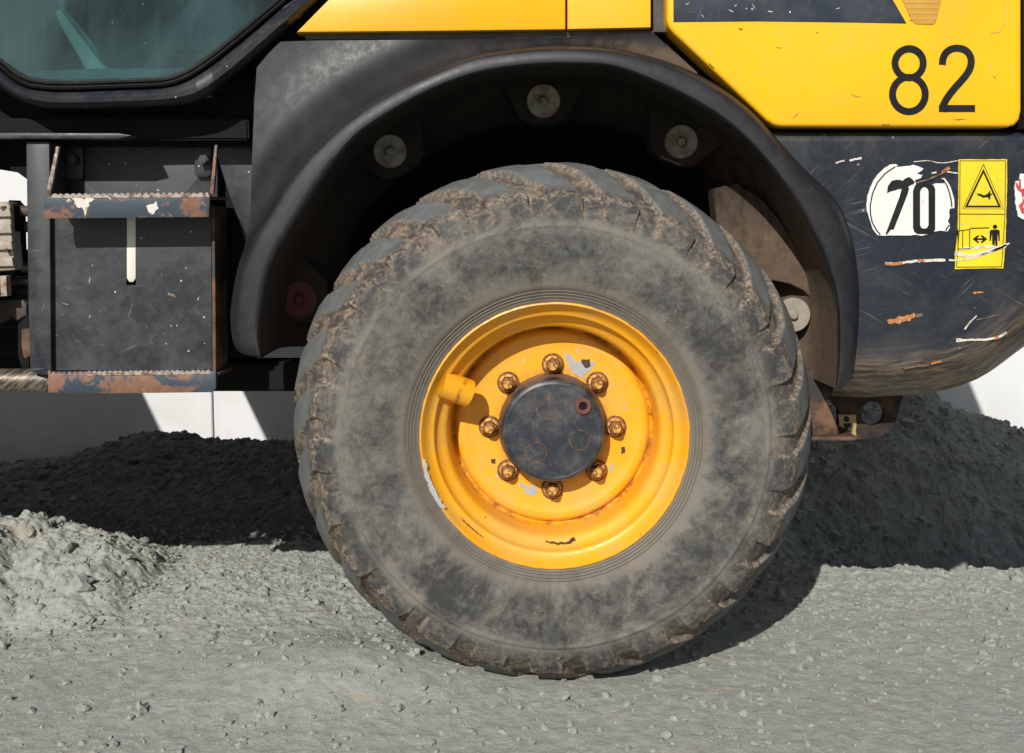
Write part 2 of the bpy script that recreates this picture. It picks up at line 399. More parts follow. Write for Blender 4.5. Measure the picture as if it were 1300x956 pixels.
m = Mat('white_wall_panel')
n1 = m.noise(1.4, 4); n2 = m.noise(1.0, 3, vec=m.scalev(None, (40, 1, 2)))
c = m.mix(m.rng(n1, 0.3, 0.7), (0.65, 0.655, 0.67), (0.70, 0.705, 0.715))
c = m.mix(m.math('MULTIPLY', m.rng(m.xyz()[2], 0.35, -0.1), m.rng(m.noise(7, 5), 0.4, 0.65, 0.0, 0.35)), c, (0.48, 0.46, 0.42))
M['wall'] = m.out(c, 0.5, 0, m.bump(m.math('ADD', n2, n1), 0.15, 0.004), 0.3)
m = Mat('wall_joint'); M['joint'] = m.out((0.09, 0.09, 0.09), 0.8)

# tinted dusty cab glass
m = Mat('tinted_cab_glass')
nt_ = m.nt; nt_.nodes.remove(m.bsdf)
outn = [n for n in nt_.nodes if n.type == 'OUTPUT_MATERIAL'][0]
tr = nt_.nodes.new('ShaderNodeBsdfTransparent'); tr.inputs[0].default_value = (0.50, 0.69, 0.72, 1)
gl = nt_.nodes.new('ShaderNodeBsdfGlossy'); gl.inputs['Roughness'].default_value = 0.03
df = nt_.nodes.new('ShaderNodeBsdfDiffuse')
nd = m.noise(3.0, 5, 0.6, dist=1.0)
m._in(df.inputs[0], m.mix(nd, (0.045, 0.12, 0.14), (0.15, 0.225, 0.23)))
fr = nt_.nodes.new('ShaderNodeFresnel'); fr.inputs[0].default_value = 1.45
mx1 = nt_.nodes.new('ShaderNodeMixShader')
lowd = m.rng(m.xyz()[2], 1.26, 1.12, 0.0, 0.18)
smear = m.noise(1.0, 4, 0.6, vec=m.scalev(None, (60, 1, 3), (0, 0.15, 0)))
spkv = m.voro(70); rn = m.xyz(spkv.outputs['Color'])[0]
sp = m.math('MULTIPLY', m.rng(spkv.outputs['Distance'], 0.16, 0.08), m.math('GREATER_THAN', rn, 0.93))
dfac = m.math('ADD', m.math('MULTIPLY', m.rng(nd, 0.38, 0.72), 0.24), m.math('ADD', lowd, m.math('MULTIPLY', m.rng(smear, 0.45, 0.7), 0.035)))
dfac = m.math('MAXIMUM', dfac, m.math('MULTIPLY', sp, 0.6), clamp=True)
nt_.links.new(dfac, mx1.inputs[0]); nt_.links.new(tr.outputs[0], mx1.inputs[1]); nt_.links.new(df.outputs[0], mx1.inputs[2])
mx2 = nt_.nodes.new('ShaderNodeMixShader')
nt_.links.new(fr.outputs[0], mx2.inputs[0]); nt_.links.new(mx1.outputs[0], mx2.inputs[1]); nt_.links.new(gl.outputs[0], mx2.inputs[2])
nt_.links.new(mx2.outputs[0], outn.inputs[0])
M['glass'] = m.m

# ------------------------------------------------------------------ mesh helpers
def finish(me, angle=35):
    if angle is None: return
    me.polygons.foreach_set('use_smooth', [True] * len(me.polygons))
    me.set_sharp_from_angle(angle=math.radians(angle))

def link(name, me, mat, parent=None, label=None):
    o = bpy.data.objects.new(name, me)
    COL.objects.link(o)
    if mat is not None and not me.materials: me.materials.append(mat)
    if parent is not None:
        base = world_loc(parent)
        o.parent = parent
        o.location = -base            # mesh data is kept in world coordinates
    if label: o['label'] = label
    return o
def world_loc(o):
    v = Vector((0, 0, 0))
    while o is not None:
        v += Vector(o.location); o = o.parent
    return v
def local_link(name, me, mat, parent, label=None):
    """mesh data is relative to the parent's origin"""
    o = bpy.data.objects.new(name, me); COL.objects.link(o)
    if mat is not None and not me.materials: me.materials.append(mat)
    o.parent = parent
    if label: o['label'] = label
    return o
def bm_mesh(bm, name, angle=35):
    bmesh.ops.recalc_face_normals(bm, faces=bm.faces)
    me = bpy.data.meshes.new(name); bm.to_mesh(me); bm.free()
    finish(me, angle)
    return me
def add_slab(bm, loops, Y0, Y1, bevel=0.0, seg=2, px=True):
    """loops: [outer, hole, ...]; outline taken at the front plane Y0 and pushed straight back to Y1"""
    L = [[(U(p[0], p[1], Y0) if px else Vector((p[0], Y0, p[1]))) for p in lp] for lp in loops]
    tris = tessellate_polygon(L) if len(L) > 1 else None
    if tris is None:
        f = [bm.verts.new(v) for v in L[0]]
        b = [bm.verts.new(Vector((v.x, Y1, v.z))) for v in L[0]]
        ff = bm.faces.new(f); bf = bm.faces.new(b[::-1])
        n = len(f); sides = []
        for i in range(n): sides.append(bm.faces.new((f[i], b[i], b[(i + 1) % n], f[(i + 1) % n])))
        if bevel:
            bmesh.ops.recalc_face_normals(bm, faces=[ff, bf] + sides)
            bmesh.ops.bevel(bm, geom=list(ff.edges), offset=bevel, segments=seg, affect='EDGES', profile=0.5, clamp_overlap=True)
        return
    flat = [v for lp in L for v in lp]
    f = [bm.verts.new(v) for v in flat]
    b = [bm.verts.new(Vector((v.x, Y1, v.z))) for v in flat]
    for t in tris:
        try:
            bm.faces.new([f[i] for i in t]); bm.faces.new([b[i] for i in t[::-1]])
        except ValueError: pass
    k = 0
    for lp in L:
        n = len(lp)
        for i in range(n):
            a, c_ = k + i, k + (i + 1) % n
            bm.faces.new((f[a], b[a], b[c_], f[c_]))
        k += n
def slab(name, poly, Y0, Y1, mat, parent, bevel=0.0, holes=(), label=None, angle=35, px=True, seg=2):
    bm = bmesh.new()
    add_slab(bm, [poly, *holes], Y0, Y1, bevel, seg, px)
    return link(name, bm_mesh(bm, name, angle), mat, parent, label)
def circ(cx, cy, r, n=24, ry=None):
    ry = ry or r
    return [(cx + r * math.cos(2 * math.pi * i / n), cy + ry * math.sin(2 * math.pi * i / n)) for i in range(n)]
def box(bm, lo, hi):
    vs = [bm.verts.new((x, y, z)) for x in (lo[0], hi[0]) for y in (lo[1], hi[1]) for z in (lo[2], hi[2])]
    for q in ((0, 1, 3, 2), (4, 6, 7, 5), (0, 4, 5, 1), (2, 3, 7, 6), (0, 2, 6, 4), (1, 5, 7, 3)):
        bm.faces.new([vs[i] for i in q])
def boxpart(name, lo, hi, mat, parent, bevel=0.004, label=None):
    bm = bmesh.new(); box(bm, lo, hi)
    if bevel: bmesh.ops.bevel(bm, geom=list(bm.edges), offset=bevel, segments=2, affect='EDGES', clamp_overlap=True)
    return link(name, bm_mesh(bm, name), mat, parent, label)
def grid_mesh(name, P, closed_u=False, angle=35, attrs=None):
    """P: array (nu, nv, 3)"""
    nu, nv = P.shape[:2]
    idx = np.arange(nu * nv).reshape(nu, nv)
    if closed_u: idx = np.vstack([idx, idx[:1]])
    a = idx[:-1, :-1].ravel(); b = idx[1:, :-1].ravel(); c_ = idx[1:, 1:].ravel(); d = idx[:-1, 1:].ravel()
    F = np.stack([a, b, c_, d], 1)
    me = raw_mesh(name, P.reshape(-1, 3), F)
    if attrs:
        for k, v in attrs.items():
            at = me.attributes.new(k, 'FLOAT', 'POINT'); at.data.foreach_set('value', v.ravel().astype(np.float32))
    finish(me, angle) if angle is not None else None
    return me
def raw_mesh(name, V, F):
    me = bpy.data.meshes.new(name)
    n, k = F.shape
    me.vertices.add(len(V)); me.vertices.foreach_set('co', np.ascontiguousarray(V, np.float32).ravel())
    me.loops.add(n * k); me.loops.foreach_set('vertex_index', F.astype(np.int32).ravel())
    me.polygons.add(n); me.polygons.foreach_set('loop_start', np.arange(0, n * k, k, dtype=np.int32))
    me.update(calc_edges=True); me.validate()
    me.shade_flat()
    return me
def spline(pts, n):
    """Catmull-Rom through the points, resampled at n equal arc steps"""
    p = [Vector((a[0], a[1], 0)) for a in pts]
    p = [p[0] * 2 - p[1]] + p + [p[-1] * 2 - p[-2]]
    o = []
    for i in range(1, len(p) - 2):
        for k in range(12):
            t = k / 12
            a, b, c_, d = p[i - 1], p[i], p[i + 1], p[i + 2]
            o.append(0.5 * ((2 * b) + (c_ - a) * t + (2 * a - 5 * b + 4 * c_ - d) * t * t + (3 * b - a - 3 * c_ + d) * t ** 3))
    o.append(p[-2])
    o = np.array([(v.x, v.y) for v in o])
    s = np.concatenate([[0], np.cumsum(np.hypot(*(np.diff(o, axis=0).T)))])
    t = np.linspace(0, s[-1], n)
    return np.stack([np.interp(t, s, o[:, 0]), np.interp(t, s, o[:, 1])], 1)
def band(name, A, B, prof, mat, parent, n=140, label=None, angle=40, tail=None, closed=False):
    """surface between two traced curves; prof = [(s, Y)]; tail = extra rows [(Y)] pushed straight back from B"""
    A = spline(A, n) if not isinstance(A, np.ndarray) else A
    B = spline(B, n) if not isinstance(B, np.ndarray) else B
    rows = []
    for i in range(n):
        r = []
        for s, Y in prof:
            q = A[i] * (1 - s) + B[i] * s
            r.append(tuple(U(q[0], q[1], Y)))
        if tail:
            for Y in tail: r.append((r[len(prof) - 1][0], Y, r[len(prof) - 1][2]))
        rows.append(r)
    P = np.array(rows)
    return link(name, grid_mesh(name, P, angle=angle), mat, parent, label)
def revolve(profile, seg=96, name='ring', angle=35):
    """profile [(r, y)] about the local Y axis"""
    th = np.linspace(0, 2 * np.pi, seg, endpoint=False)
    pr = np.array(profile)
    P = np.stack([np.cos(th)[:, None] * pr[:, 0][None], np.broadcast_to(pr[:, 1][None], (seg, len(pr))), np.sin(th)[:, None] * pr[:, 0][None]], 2)
    return grid_mesh(name, P, closed_u=True, angle=angle)
def tube_rows(path, r, seg=12):
    path = [Vector(p) for p in path]
    rs = r if isinstance(r, (list, tuple)) else [r] * len(path)
    rows = []
    ref = Vector((0, 0, 1))
    for i, p in enumerate(path):
        d = (path[min(i + 1, len(path) - 1)] - path[max(i - 1, 0)]).normalized()
        a = d.cross(ref if abs(d.dot(ref)) < 0.95 else Vector((1, 0, 0))).normalized(); b = d.cross(a)
        rows.append([tuple(p + (a * math.cos(2 * math.pi * k / seg) + b * math.sin(2 * math.pi * k / seg)) * rs[i]) for k in range(seg)])
    return rows
def add_tube(bm, path, r, seg=12, caps=True):
    rows = [[bm.verts.new(v) for v in row] for row in tube_rows(path, r, seg)]
    for i in range(len(rows) - 1):
        for k in range(seg):
            bm.faces.new((rows[i][k], rows[i][(k + 1) % seg], rows[i + 1][(k + 1) % seg], rows[i + 1][k]))
    if caps:
        bm.faces.new(rows[0]); bm.faces.new(rows[-1])
def tube(name, path, r, mat, parent, seg=14, label=None):
    bm = bmesh.new(); add_tube(bm, path, r, seg)
    return link(name, bm_mesh(bm, name, 40), mat, parent, label)
def ribbon_poly(pts, wd):
    """outline of a stroke along pts (pixels); wd = width or list of widths"""
    n = len(pts); L = []; R = []
    for i, p in enumerate(pts):
        a = pts[max(i - 1, 0)]; b = pts[min(i + 1, n - 1)]
        dx, dy = b[0] - a[0], b[1] - a[1]; l = math.hypot(dx, dy) or 1
        ww = (wd[i] if isinstance(wd, (list, tuple)) else wd) / 2
        L.append((p[0] - dy / l * ww, p[1] + dx / l * ww)); R.append((p[0] + dy / l * ww, p[1] - dx / l * ww))
    return L + R[::-1]
def torn(pts, amp=1.0, step=4.0, seed=1, closed=True):
    """make an outline ragged"""
    r = random.Random(seed); o = []
    n = len(pts)
    for i in range(n if closed else n - 1):
        a, b = pts[i], pts[(i + 1) % n]
        l = math.hypot(b[0] - a[0], b[1] - a[1]); k = max(1, int(l / step))
        for j in range(k):
            t = j / k
            o.append((a[0] + (b[0] - a[0]) * t + r.uniform(-amp, amp), a[1] + (b[1] - a[1]) * t + r.uniform(-amp, amp)))
    return o
def part_empty(name, loc, parent, label=None):
    o = bpy.data.objects.new(name, None); COL.objects.link(o)
    o.empty_display_size = 0.1
    o.parent = parent; o.location = Vector(loc) - world_loc(parent)
    if label: o['label'] = label
    return o

# ================================================================== GROUND
def ridge(x):      # crest height of the long low heap behind on the left
    return np.interp(x, [-2.6, -2.1, -1.7, -1.45, -1.22, -1.0, -0.7, -0.2, 0.3], [0.02, 0.02, 0.03, 0.085, 0.14, 0.125, 0.105, 0.08, 0.0])
def heapA(x, y):
    c = ridge(x)
    f = np.where(y < 1.75, sst(0.85, 1.75, y), 1 - sst(1.8, 2.35, y))
    return c * f + (vnoise(x * 9, y * 9, 3) - 0.5) * 0.035 * f
def heapB(x, y):
    e = sst(-0.98, -1.16, x + 0.14 * (vnoise(y * 11, x * 0 + 3, 8) - 0.5)) * sst(-2.3, -1.8, x)
    f = np.where(y < 0.66, sst(0.12, 0.66, y), 1 - sst(0.66, 0.98, y))
    h = 0.150 * e * f
    e2 = sst(-0.80, -1.00, x) * sst(-2.3, -1.8, x)
    f2 = np.where(y < 0.6, sst(0.2, 0.6, y), 1 - sst(0.62, 0.95, y))
    return np.maximum(h, 0.105 * e2 * f2) + (vnoise(x * 14, y * 14, 4) - 0.5) * 0.04 * np.maximum(e, e2) * np.maximum(f, f2)
def heapC(x, y):
    c = np.interp(x, [0.1, 0.5, 0.9, 1.15, 1.38, 1.58, 1.9, 2.5], [0.0, 0.18, 0.46, 0.53, 0.53, 0.45, 0.33, 0.0])
    y0 = np.interp(x, [0.2, 0.6, 0.9, 1.4, 2.2], [1.0, 1.05, 1.2, 1.25, 1.25])
    t = np.clip((y - y0) / (1.85 - y0), 0, 1)
    f = np.where(y < 1.85, t ** 0.8 * (1.0), 1 - sst(1.87, 2.42, y))
    return c * f + (vnoise(x * 8, y * 8, 5) - 0.5) * 0.05 * f
def ground_base(x, y):
    h = 0.02 * (fbm(x * 1.3, y * 1.3, 3, 21) - 0.5)
    h = h - 0.16 * sst(1.9, 2.4, y) * (1 - sst(6, 12, y))
    # soft mound left of the tyre and the rut it stands in
    h = h + 0.055 * np.exp(-(((x + 0.62) / 0.42) ** 2 + ((y - 0.55) / 0.42) ** 2))
    h = h + 0.05 * np.exp(-(((x + 0.33) / 0.22) ** 2 + ((y - 0.06) / 0.16) ** 2))
    yw = y + 0.13 * (vnoise(x * 4.5, x * 0 + 2.0, 61) - 0.5) + 0.05 * (vnoise(x * 17, y * 9, 62) - 0.5)
    h = h - 0.25 * sst(0.80, 1.14, yw) * sst(0.55, 0.90, x) * (1 - sst(1.9, 2.3, y))
    h = h + 0.004 * np.exp(-(((x - 0.08) / 0.35) ** 2)) * sst(-0.16, 0.02, y)
    return h
def rough_h(x, y, k=1.0):
    d, rid = cells(x * 26, y * 26, 3)
    d2, rid2 = cells(x * 62, y * 62, 13)
    lum = np.clip(0.75 - d, 0, 1) * (0.2 + 0.8 * rid ** 2)
    lum2 = np.clip(0.7 - d2, 0, 1) * rid2
    return k * (0.012 * lum + 0.0070 * lum2 + 0.020 * (fbm(x * 24, y * 24, 4, 31, 0.72) - 0.5))
def amp_at(x, y):
    """how crumbly: smooth trodden dirt in front, lumpy towards and on the heaps"""
    a = 0.20 + 0.75 * sst(0.02, 0.5, y - 0.3 * sst(0.3, 0.6, x))
    a = a + 1.1 * np.clip(heapB(x, y) / 0.15, 0, 1) + 0.9 * np.clip(heapA(x, y) / 0.1, 0, 1) + 0.7 * np.clip(heapC(x, y) / 0.12, 0, 1)
    return a
def surf(x, y):
    return ground_base(x, y) + np.maximum(np.maximum(heapA(x, y), heapB(x, y)), np.maximum(heapC(x, y), 0)) + rough_h(x, y, amp_at(x, y))

def axis(lo, hi, step, far, grow=1.35):
    a = list(np.arange(lo, hi, step)); s = step
    while a[-1] < far: s *= grow; a.append(a[-1] + s)
    s = step
    while a[0] > -far: s *= grow; a.insert(0, a[0] - s)
    return np.array(a)
def sheet(name, xs, ys, hf):
    Xg, Yg = np.meshgrid(xs, ys, indexing='ij')
    Zg = hf(Xg, Yg)
    return grid_mesh(name, np.stack([Xg, Yg, Zg], 2), angle=None)
def ground_h(x, y):
    near = (np.abs(x) < 4) & (y > -3) & (y < 6)
    z = ground_base(x, y) + np.where(near, rough_h(x, y, amp_at(x, y)), 0)
    hp = np.maximum(np.maximum(heapA(x, y), heapB(x, y)), heapC(x, y))
    return z - 0.03 * sst(0.05, 0.08, hp)
gm = sheet('ground', axis(-1.35, 1.35, 0.005, 150), axis(-0.30, 1.0, 0.005, 150), ground_h)
ground = link('ground', gm, M['gravel'])
ground['kind'] = 'structure'; ground['label'] = 'trodden grey-green crushed gravel ground under the machine'

def heap(name, label, hf, x0, x1, y0, y1, step, mat='gravel'):
    xs = np.arange(x0, x1, step); ys = np.arange(y0, y1, step)
    Xg, Yg = np.meshgrid(xs, ys, indexing='ij')
    h = hf(Xg, Yg)
    full = ground_base(Xg, Yg) + h + rough_h(Xg, Yg, amp_at(Xg, Yg))
    z = full + 0.0045 - 0.011 * (1 - sst(0.0, 0.03, h)) - 0.02 * (h <= 0.0005)
    me = grid_mesh(name, np.stack([Xg, Yg, z], 2), angle=None)
    o = link(name, me, M[mat])
    o['label'] = label; o['category'] = 'gravel heap'
    return o
heap('gravel_ridge', 'long low ridge of dark shaded gravel behind the machine, left of the tyre', heapA, -2.6, 0.3, 0.85, 2.4, 0.0085, 'shaded_gravel')
heap('gravel_mound', 'sunlit lumpy grey gravel mound at the left edge of the photo', heapB, -1.75, -0.6, 0.10, 1.0, 0.005)
heap('gravel_heap', 'tall shaded heap of coarse gravel behind the counterweight, right of the tyre', heapC, 0.1, 2.4, 0.6, 2.3, 0.0075, 'heap_gravel')

# crumbs and clods: uncountable, one object
def ico(sub):
    bm = bmesh.new(); bmesh.ops.create_icosphere(bm, subdivisions=sub, radius=1)
    V = np.array([v.co[:] for v in bm.verts]); F = np.array([[v.index for v in f.verts] for f in bm.faces]); bm.free()
    return V, F
def rot_mats(n):
    q = RNG.normal(size=(n, 4)); q /= np.linalg.norm(q, axis=1)[:, None]
    w_, x, y, z = q.T
    return np.stack([np.stack([1 - 2 * (y * y + z * z), 2 * (x * y - z * w_), 2 * (x * z + y * w_)], 1),
                     np.stack([2 * (x * y + z * w_), 1 - 2 * (x * x + z * z), 2 * (y * z - x * w_)], 1),
                     np.stack([2 * (x * z - y * w_), 2 * (y * z + x * w_), 1 - 2 * (x * x + y * y)], 1)], 1)
def clod_mesh(name, px, py, size, sub=1, sink=0.35):
    V, F = ico(sub); n = len(px)
    R = rot_mats(n)
    shp = RNG.uniform(0.55, 1.15, (n, 3))
    jit = 1 + RNG.uniform(-0.38, 0.30, (n, len(V), 1))
    P = V[None] * jit * shp[:, None, :]
    P = np.einsum('nij,nkj->nki', R, P) * size[:, None, None]
    P[:, :, 2] *= 0.85
    P[:, :, 0] += px[:, None]; P[:, :, 1] += py[:, None]
    z = surf(px, py) + size * (1 - 2 * sink) * 0.6
    P[:, :, 2] += z[:, None]
    FF = F[None] + (np.arange(n) * len(V))[:, None, None]
    return raw_mesh(name, P.reshape(-1, 3), FF.reshape(-1, 3))
def scatter(n, x0, x1, y0, y1, dens):
    x = RNG.uniform(x0, x1, n); y = RNG.uniform(y0, y1, n)
    keep = RNG.uniform(0, 1, n) < dens(x, y)
    return x[keep], y[keep]
def dens_a(x, y):
    inside = np.abs(x) < (y + 2.2) * 0.47
    a = 0.20 + 0.28 * sst(0, 0.5, y)
    a = a + 0.8 * (heapB(x, y) > 0.02) + 0.6 * (heapC(x, y) > 0.02) + 0.45 * (heapA(x, y) > 0.03)
    return np.clip(a, 0, 1) * inside
cx, cy = scatter(110000, -2.0, 2.0, -0.28, 2.1, dens_a)
cs = 0.0012 + 0.0020 * RNG.pareto(2.0, len(cx)).clip(0, 4.5)
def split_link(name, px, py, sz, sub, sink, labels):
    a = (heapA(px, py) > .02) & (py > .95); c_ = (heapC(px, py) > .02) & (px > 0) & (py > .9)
    for sel, mt, lb in ((~a & ~c_, 'stone', labels[0]), (a, 'shaded_gravel', labels[1]), (c_, 'heap_gravel', labels[2])):
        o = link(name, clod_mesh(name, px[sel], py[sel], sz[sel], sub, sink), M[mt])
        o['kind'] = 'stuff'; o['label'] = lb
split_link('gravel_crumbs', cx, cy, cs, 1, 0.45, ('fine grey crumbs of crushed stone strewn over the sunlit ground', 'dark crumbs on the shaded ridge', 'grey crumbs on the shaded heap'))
def dens_b(x, y):
    inside = np.abs(x) < (y + 2.2) * 0.47
    a = 0.04 + 1.0 * (heapB(x, y) > 0.03) * (vnoise(x * 7, y * 7, 77) > 0.4) + 1.0 * (heapC(x, y) > 0.015) + 0.35 * (heapA(x, y) > 0.06)
    return np.clip(a, 0, 1) * inside
bx_, by_ = scatter(8200, -1.9, 2.0, -0.2, 2.0, dens_b)
bs = 0.008 + 0.007 * RNG.pareto(3.0, len(bx_)).clip(0, 2.2)
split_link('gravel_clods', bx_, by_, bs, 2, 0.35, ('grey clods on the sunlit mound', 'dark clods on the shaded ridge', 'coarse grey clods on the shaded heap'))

# single stones one can point at
def stone(name, px, py, size, label, group, seed, flat=0.7, mat='stone'):
    # find the surface point seen at this pixel
    best = None
    for k in range(500):
        Y = -0.2 + 0.005 * k
        p = U(px, py, Y)
        if p.z <= float(surf(np.array([p.x]), np.array([p.y]))[0]): best = p; break
    if best is None: return
    r = random.Random(seed)
    bm = bmesh.new(); bmesh.ops.create_icosphere(bm, subdivisions=2, radius=size)
    sx, sy, sz = r.uniform(0.85, 1.25), r.uniform(0.7, 1.0), r.uniform(0.55, 0.8) * flat / 0.7
    for v in bm.verts:
        v.co = Vector((v.co.x * sx, v.co.y * sy, v.co.z * sz)) * r.uniform(0.84, 1.12)
    me = bm_mesh(bm, name, None)
    o = bpy.data.objects.new(name, me); COL.objects.link(o); me.materials.append(M[mat])
    o.location = best + Vector((0, size * 0.3, size * 0.18)); o.rotation_euler = (r.uniform(-.3, .3), r.uniform(-.3, .3), r.uniform(0, 6))
    o['label'] = label; o['category'] = 'stone'; o['group'] = group
GL = 'loose stones on the sunlit ground left of the tyre'
for k, (a, b, s_, lb) in enumerate((
        (333, 752, .016, 'pale grey stone nearest the left side of the tyre, on sunlit gravel'),
        (270, 812, .014, 'flat pale stone on the trodden gravel in front of the tyre, left'),
        (386, 845, .012, 'small pale stone at the bottom edge, closest to the tyre contact patch'),
        (178, 793, .013, 'larger of two pale stones lying side by side left of the tyre'),
        (152, 797, .009, 'smaller of two pale stones lying side by side left of the tyre'),
        (100, 745, .010, 'small grey stone at the foot of the sunlit mound'),
        (22, 742, .012, 'grey stone at the left edge below the sunlit mound'),
        (48, 762, .011, 'low grey stone in front of the sunlit mound'))):
    stone('stone', a, b, s_, lb, GL, 100 + k)
for k, (a, b, s_, lb) in enumerate((
        (60, 632, .020, 'biggest pointed clod on the crest of the sunlit mound'),
        (92, 637, .018, 'angular clod at the right end of the sunlit mound crest'),
        (34, 645, .014, 'clod left of the pointed one on the sunlit mound'),
        (12, 640, .013, 'clod on the sunlit mound at the very left edge'),
        (78, 662, .015, 'clod just below the crest of the sunlit mound'))):
    stone('clod', a, b, s_ * .8, lb, 'clods on top of the sunlit mound', 200 + k, 0.95)
for k, (a, b, s_, lb) in enumerate((
        (1153, 538, .022, 'grey stone near the top of the shaded heap, right of the tow plate'),
        (1270, 652, .026, 'biggest grey stone on the shaded heap at the right edge'),
        (1252, 622, .018, 'grey stone just above the biggest one on the shaded heap'),
        (1113, 670, .022, 'blocky grey stone low on the shaded heap, under the tow plate'),
        (1062, 684, .025, 'wide grey stone on the shaded heap close to the tyre'),
        (1220, 560, .014, 'small stone high on the right shoulder of the shaded heap'),
        (1205, 700, .016, 'grey stone low in the middle of the shaded heap'),
        (1092, 600, .018, 'grey stone right below the tow plate hole'))):
    stone('stone', a, b, s_, lb, 'stones on the shaded gravel heap', 300 + k, mat='heap_gravel')
for k, (a, b, s_, lb) in enumerate((
        (1252, 712, .020, 'left one of the stones at the foot of the shaded heap'),
        (1275, 718, .022, 'broad middle stone at the foot of the shaded heap'),
        (1292, 738, .019, 'half sunlit stone at the foot of the heap, right edge'))):
    stone('stone', a, b, s_, lb, 'stones at the foot of the gravel heap', 400 + k)

# ================================================================== WALL
wall = bpy.data.objects.new('background_wall', None); COL.objects.link(wall)
wall.location = (0, 2.6, -0.3)
wall['label'] = 'plain white panelled wall behind the gravel heaps'; wall['category'] = 'wall'
edges = [-6.1, -4.87, -3.64, -2.42, -1.197, 0.03, 1.26, 2.70, 3.93, 5.2, 6.4]
for a, b in zip(edges[:-1], edges[1:]):
    boxpart('wall_panel', (a + 0.004, 2.6, -0.35), (b - 0.004, 2.64, 2.9), M['wall'], wall, 0.003)
boxpart('wall_backing', (-6.1, 2.642, -0.35), (6.4, 2.70, 2.9), M['joint'], wall, 0.0)

# ================================================================== WHEEL LOADER
loader = bpy.data.objects.new('wheel_loader', None); COL.objects.link(loader)
loader.location = (0.0, 0.9, 0.0)
loader['label'] = 'yellow and black wheel loader numbered 82, seen close at its rear wheel'
loader['category'] = 'wheel loader'

WC = U(704, 555, 0.0)

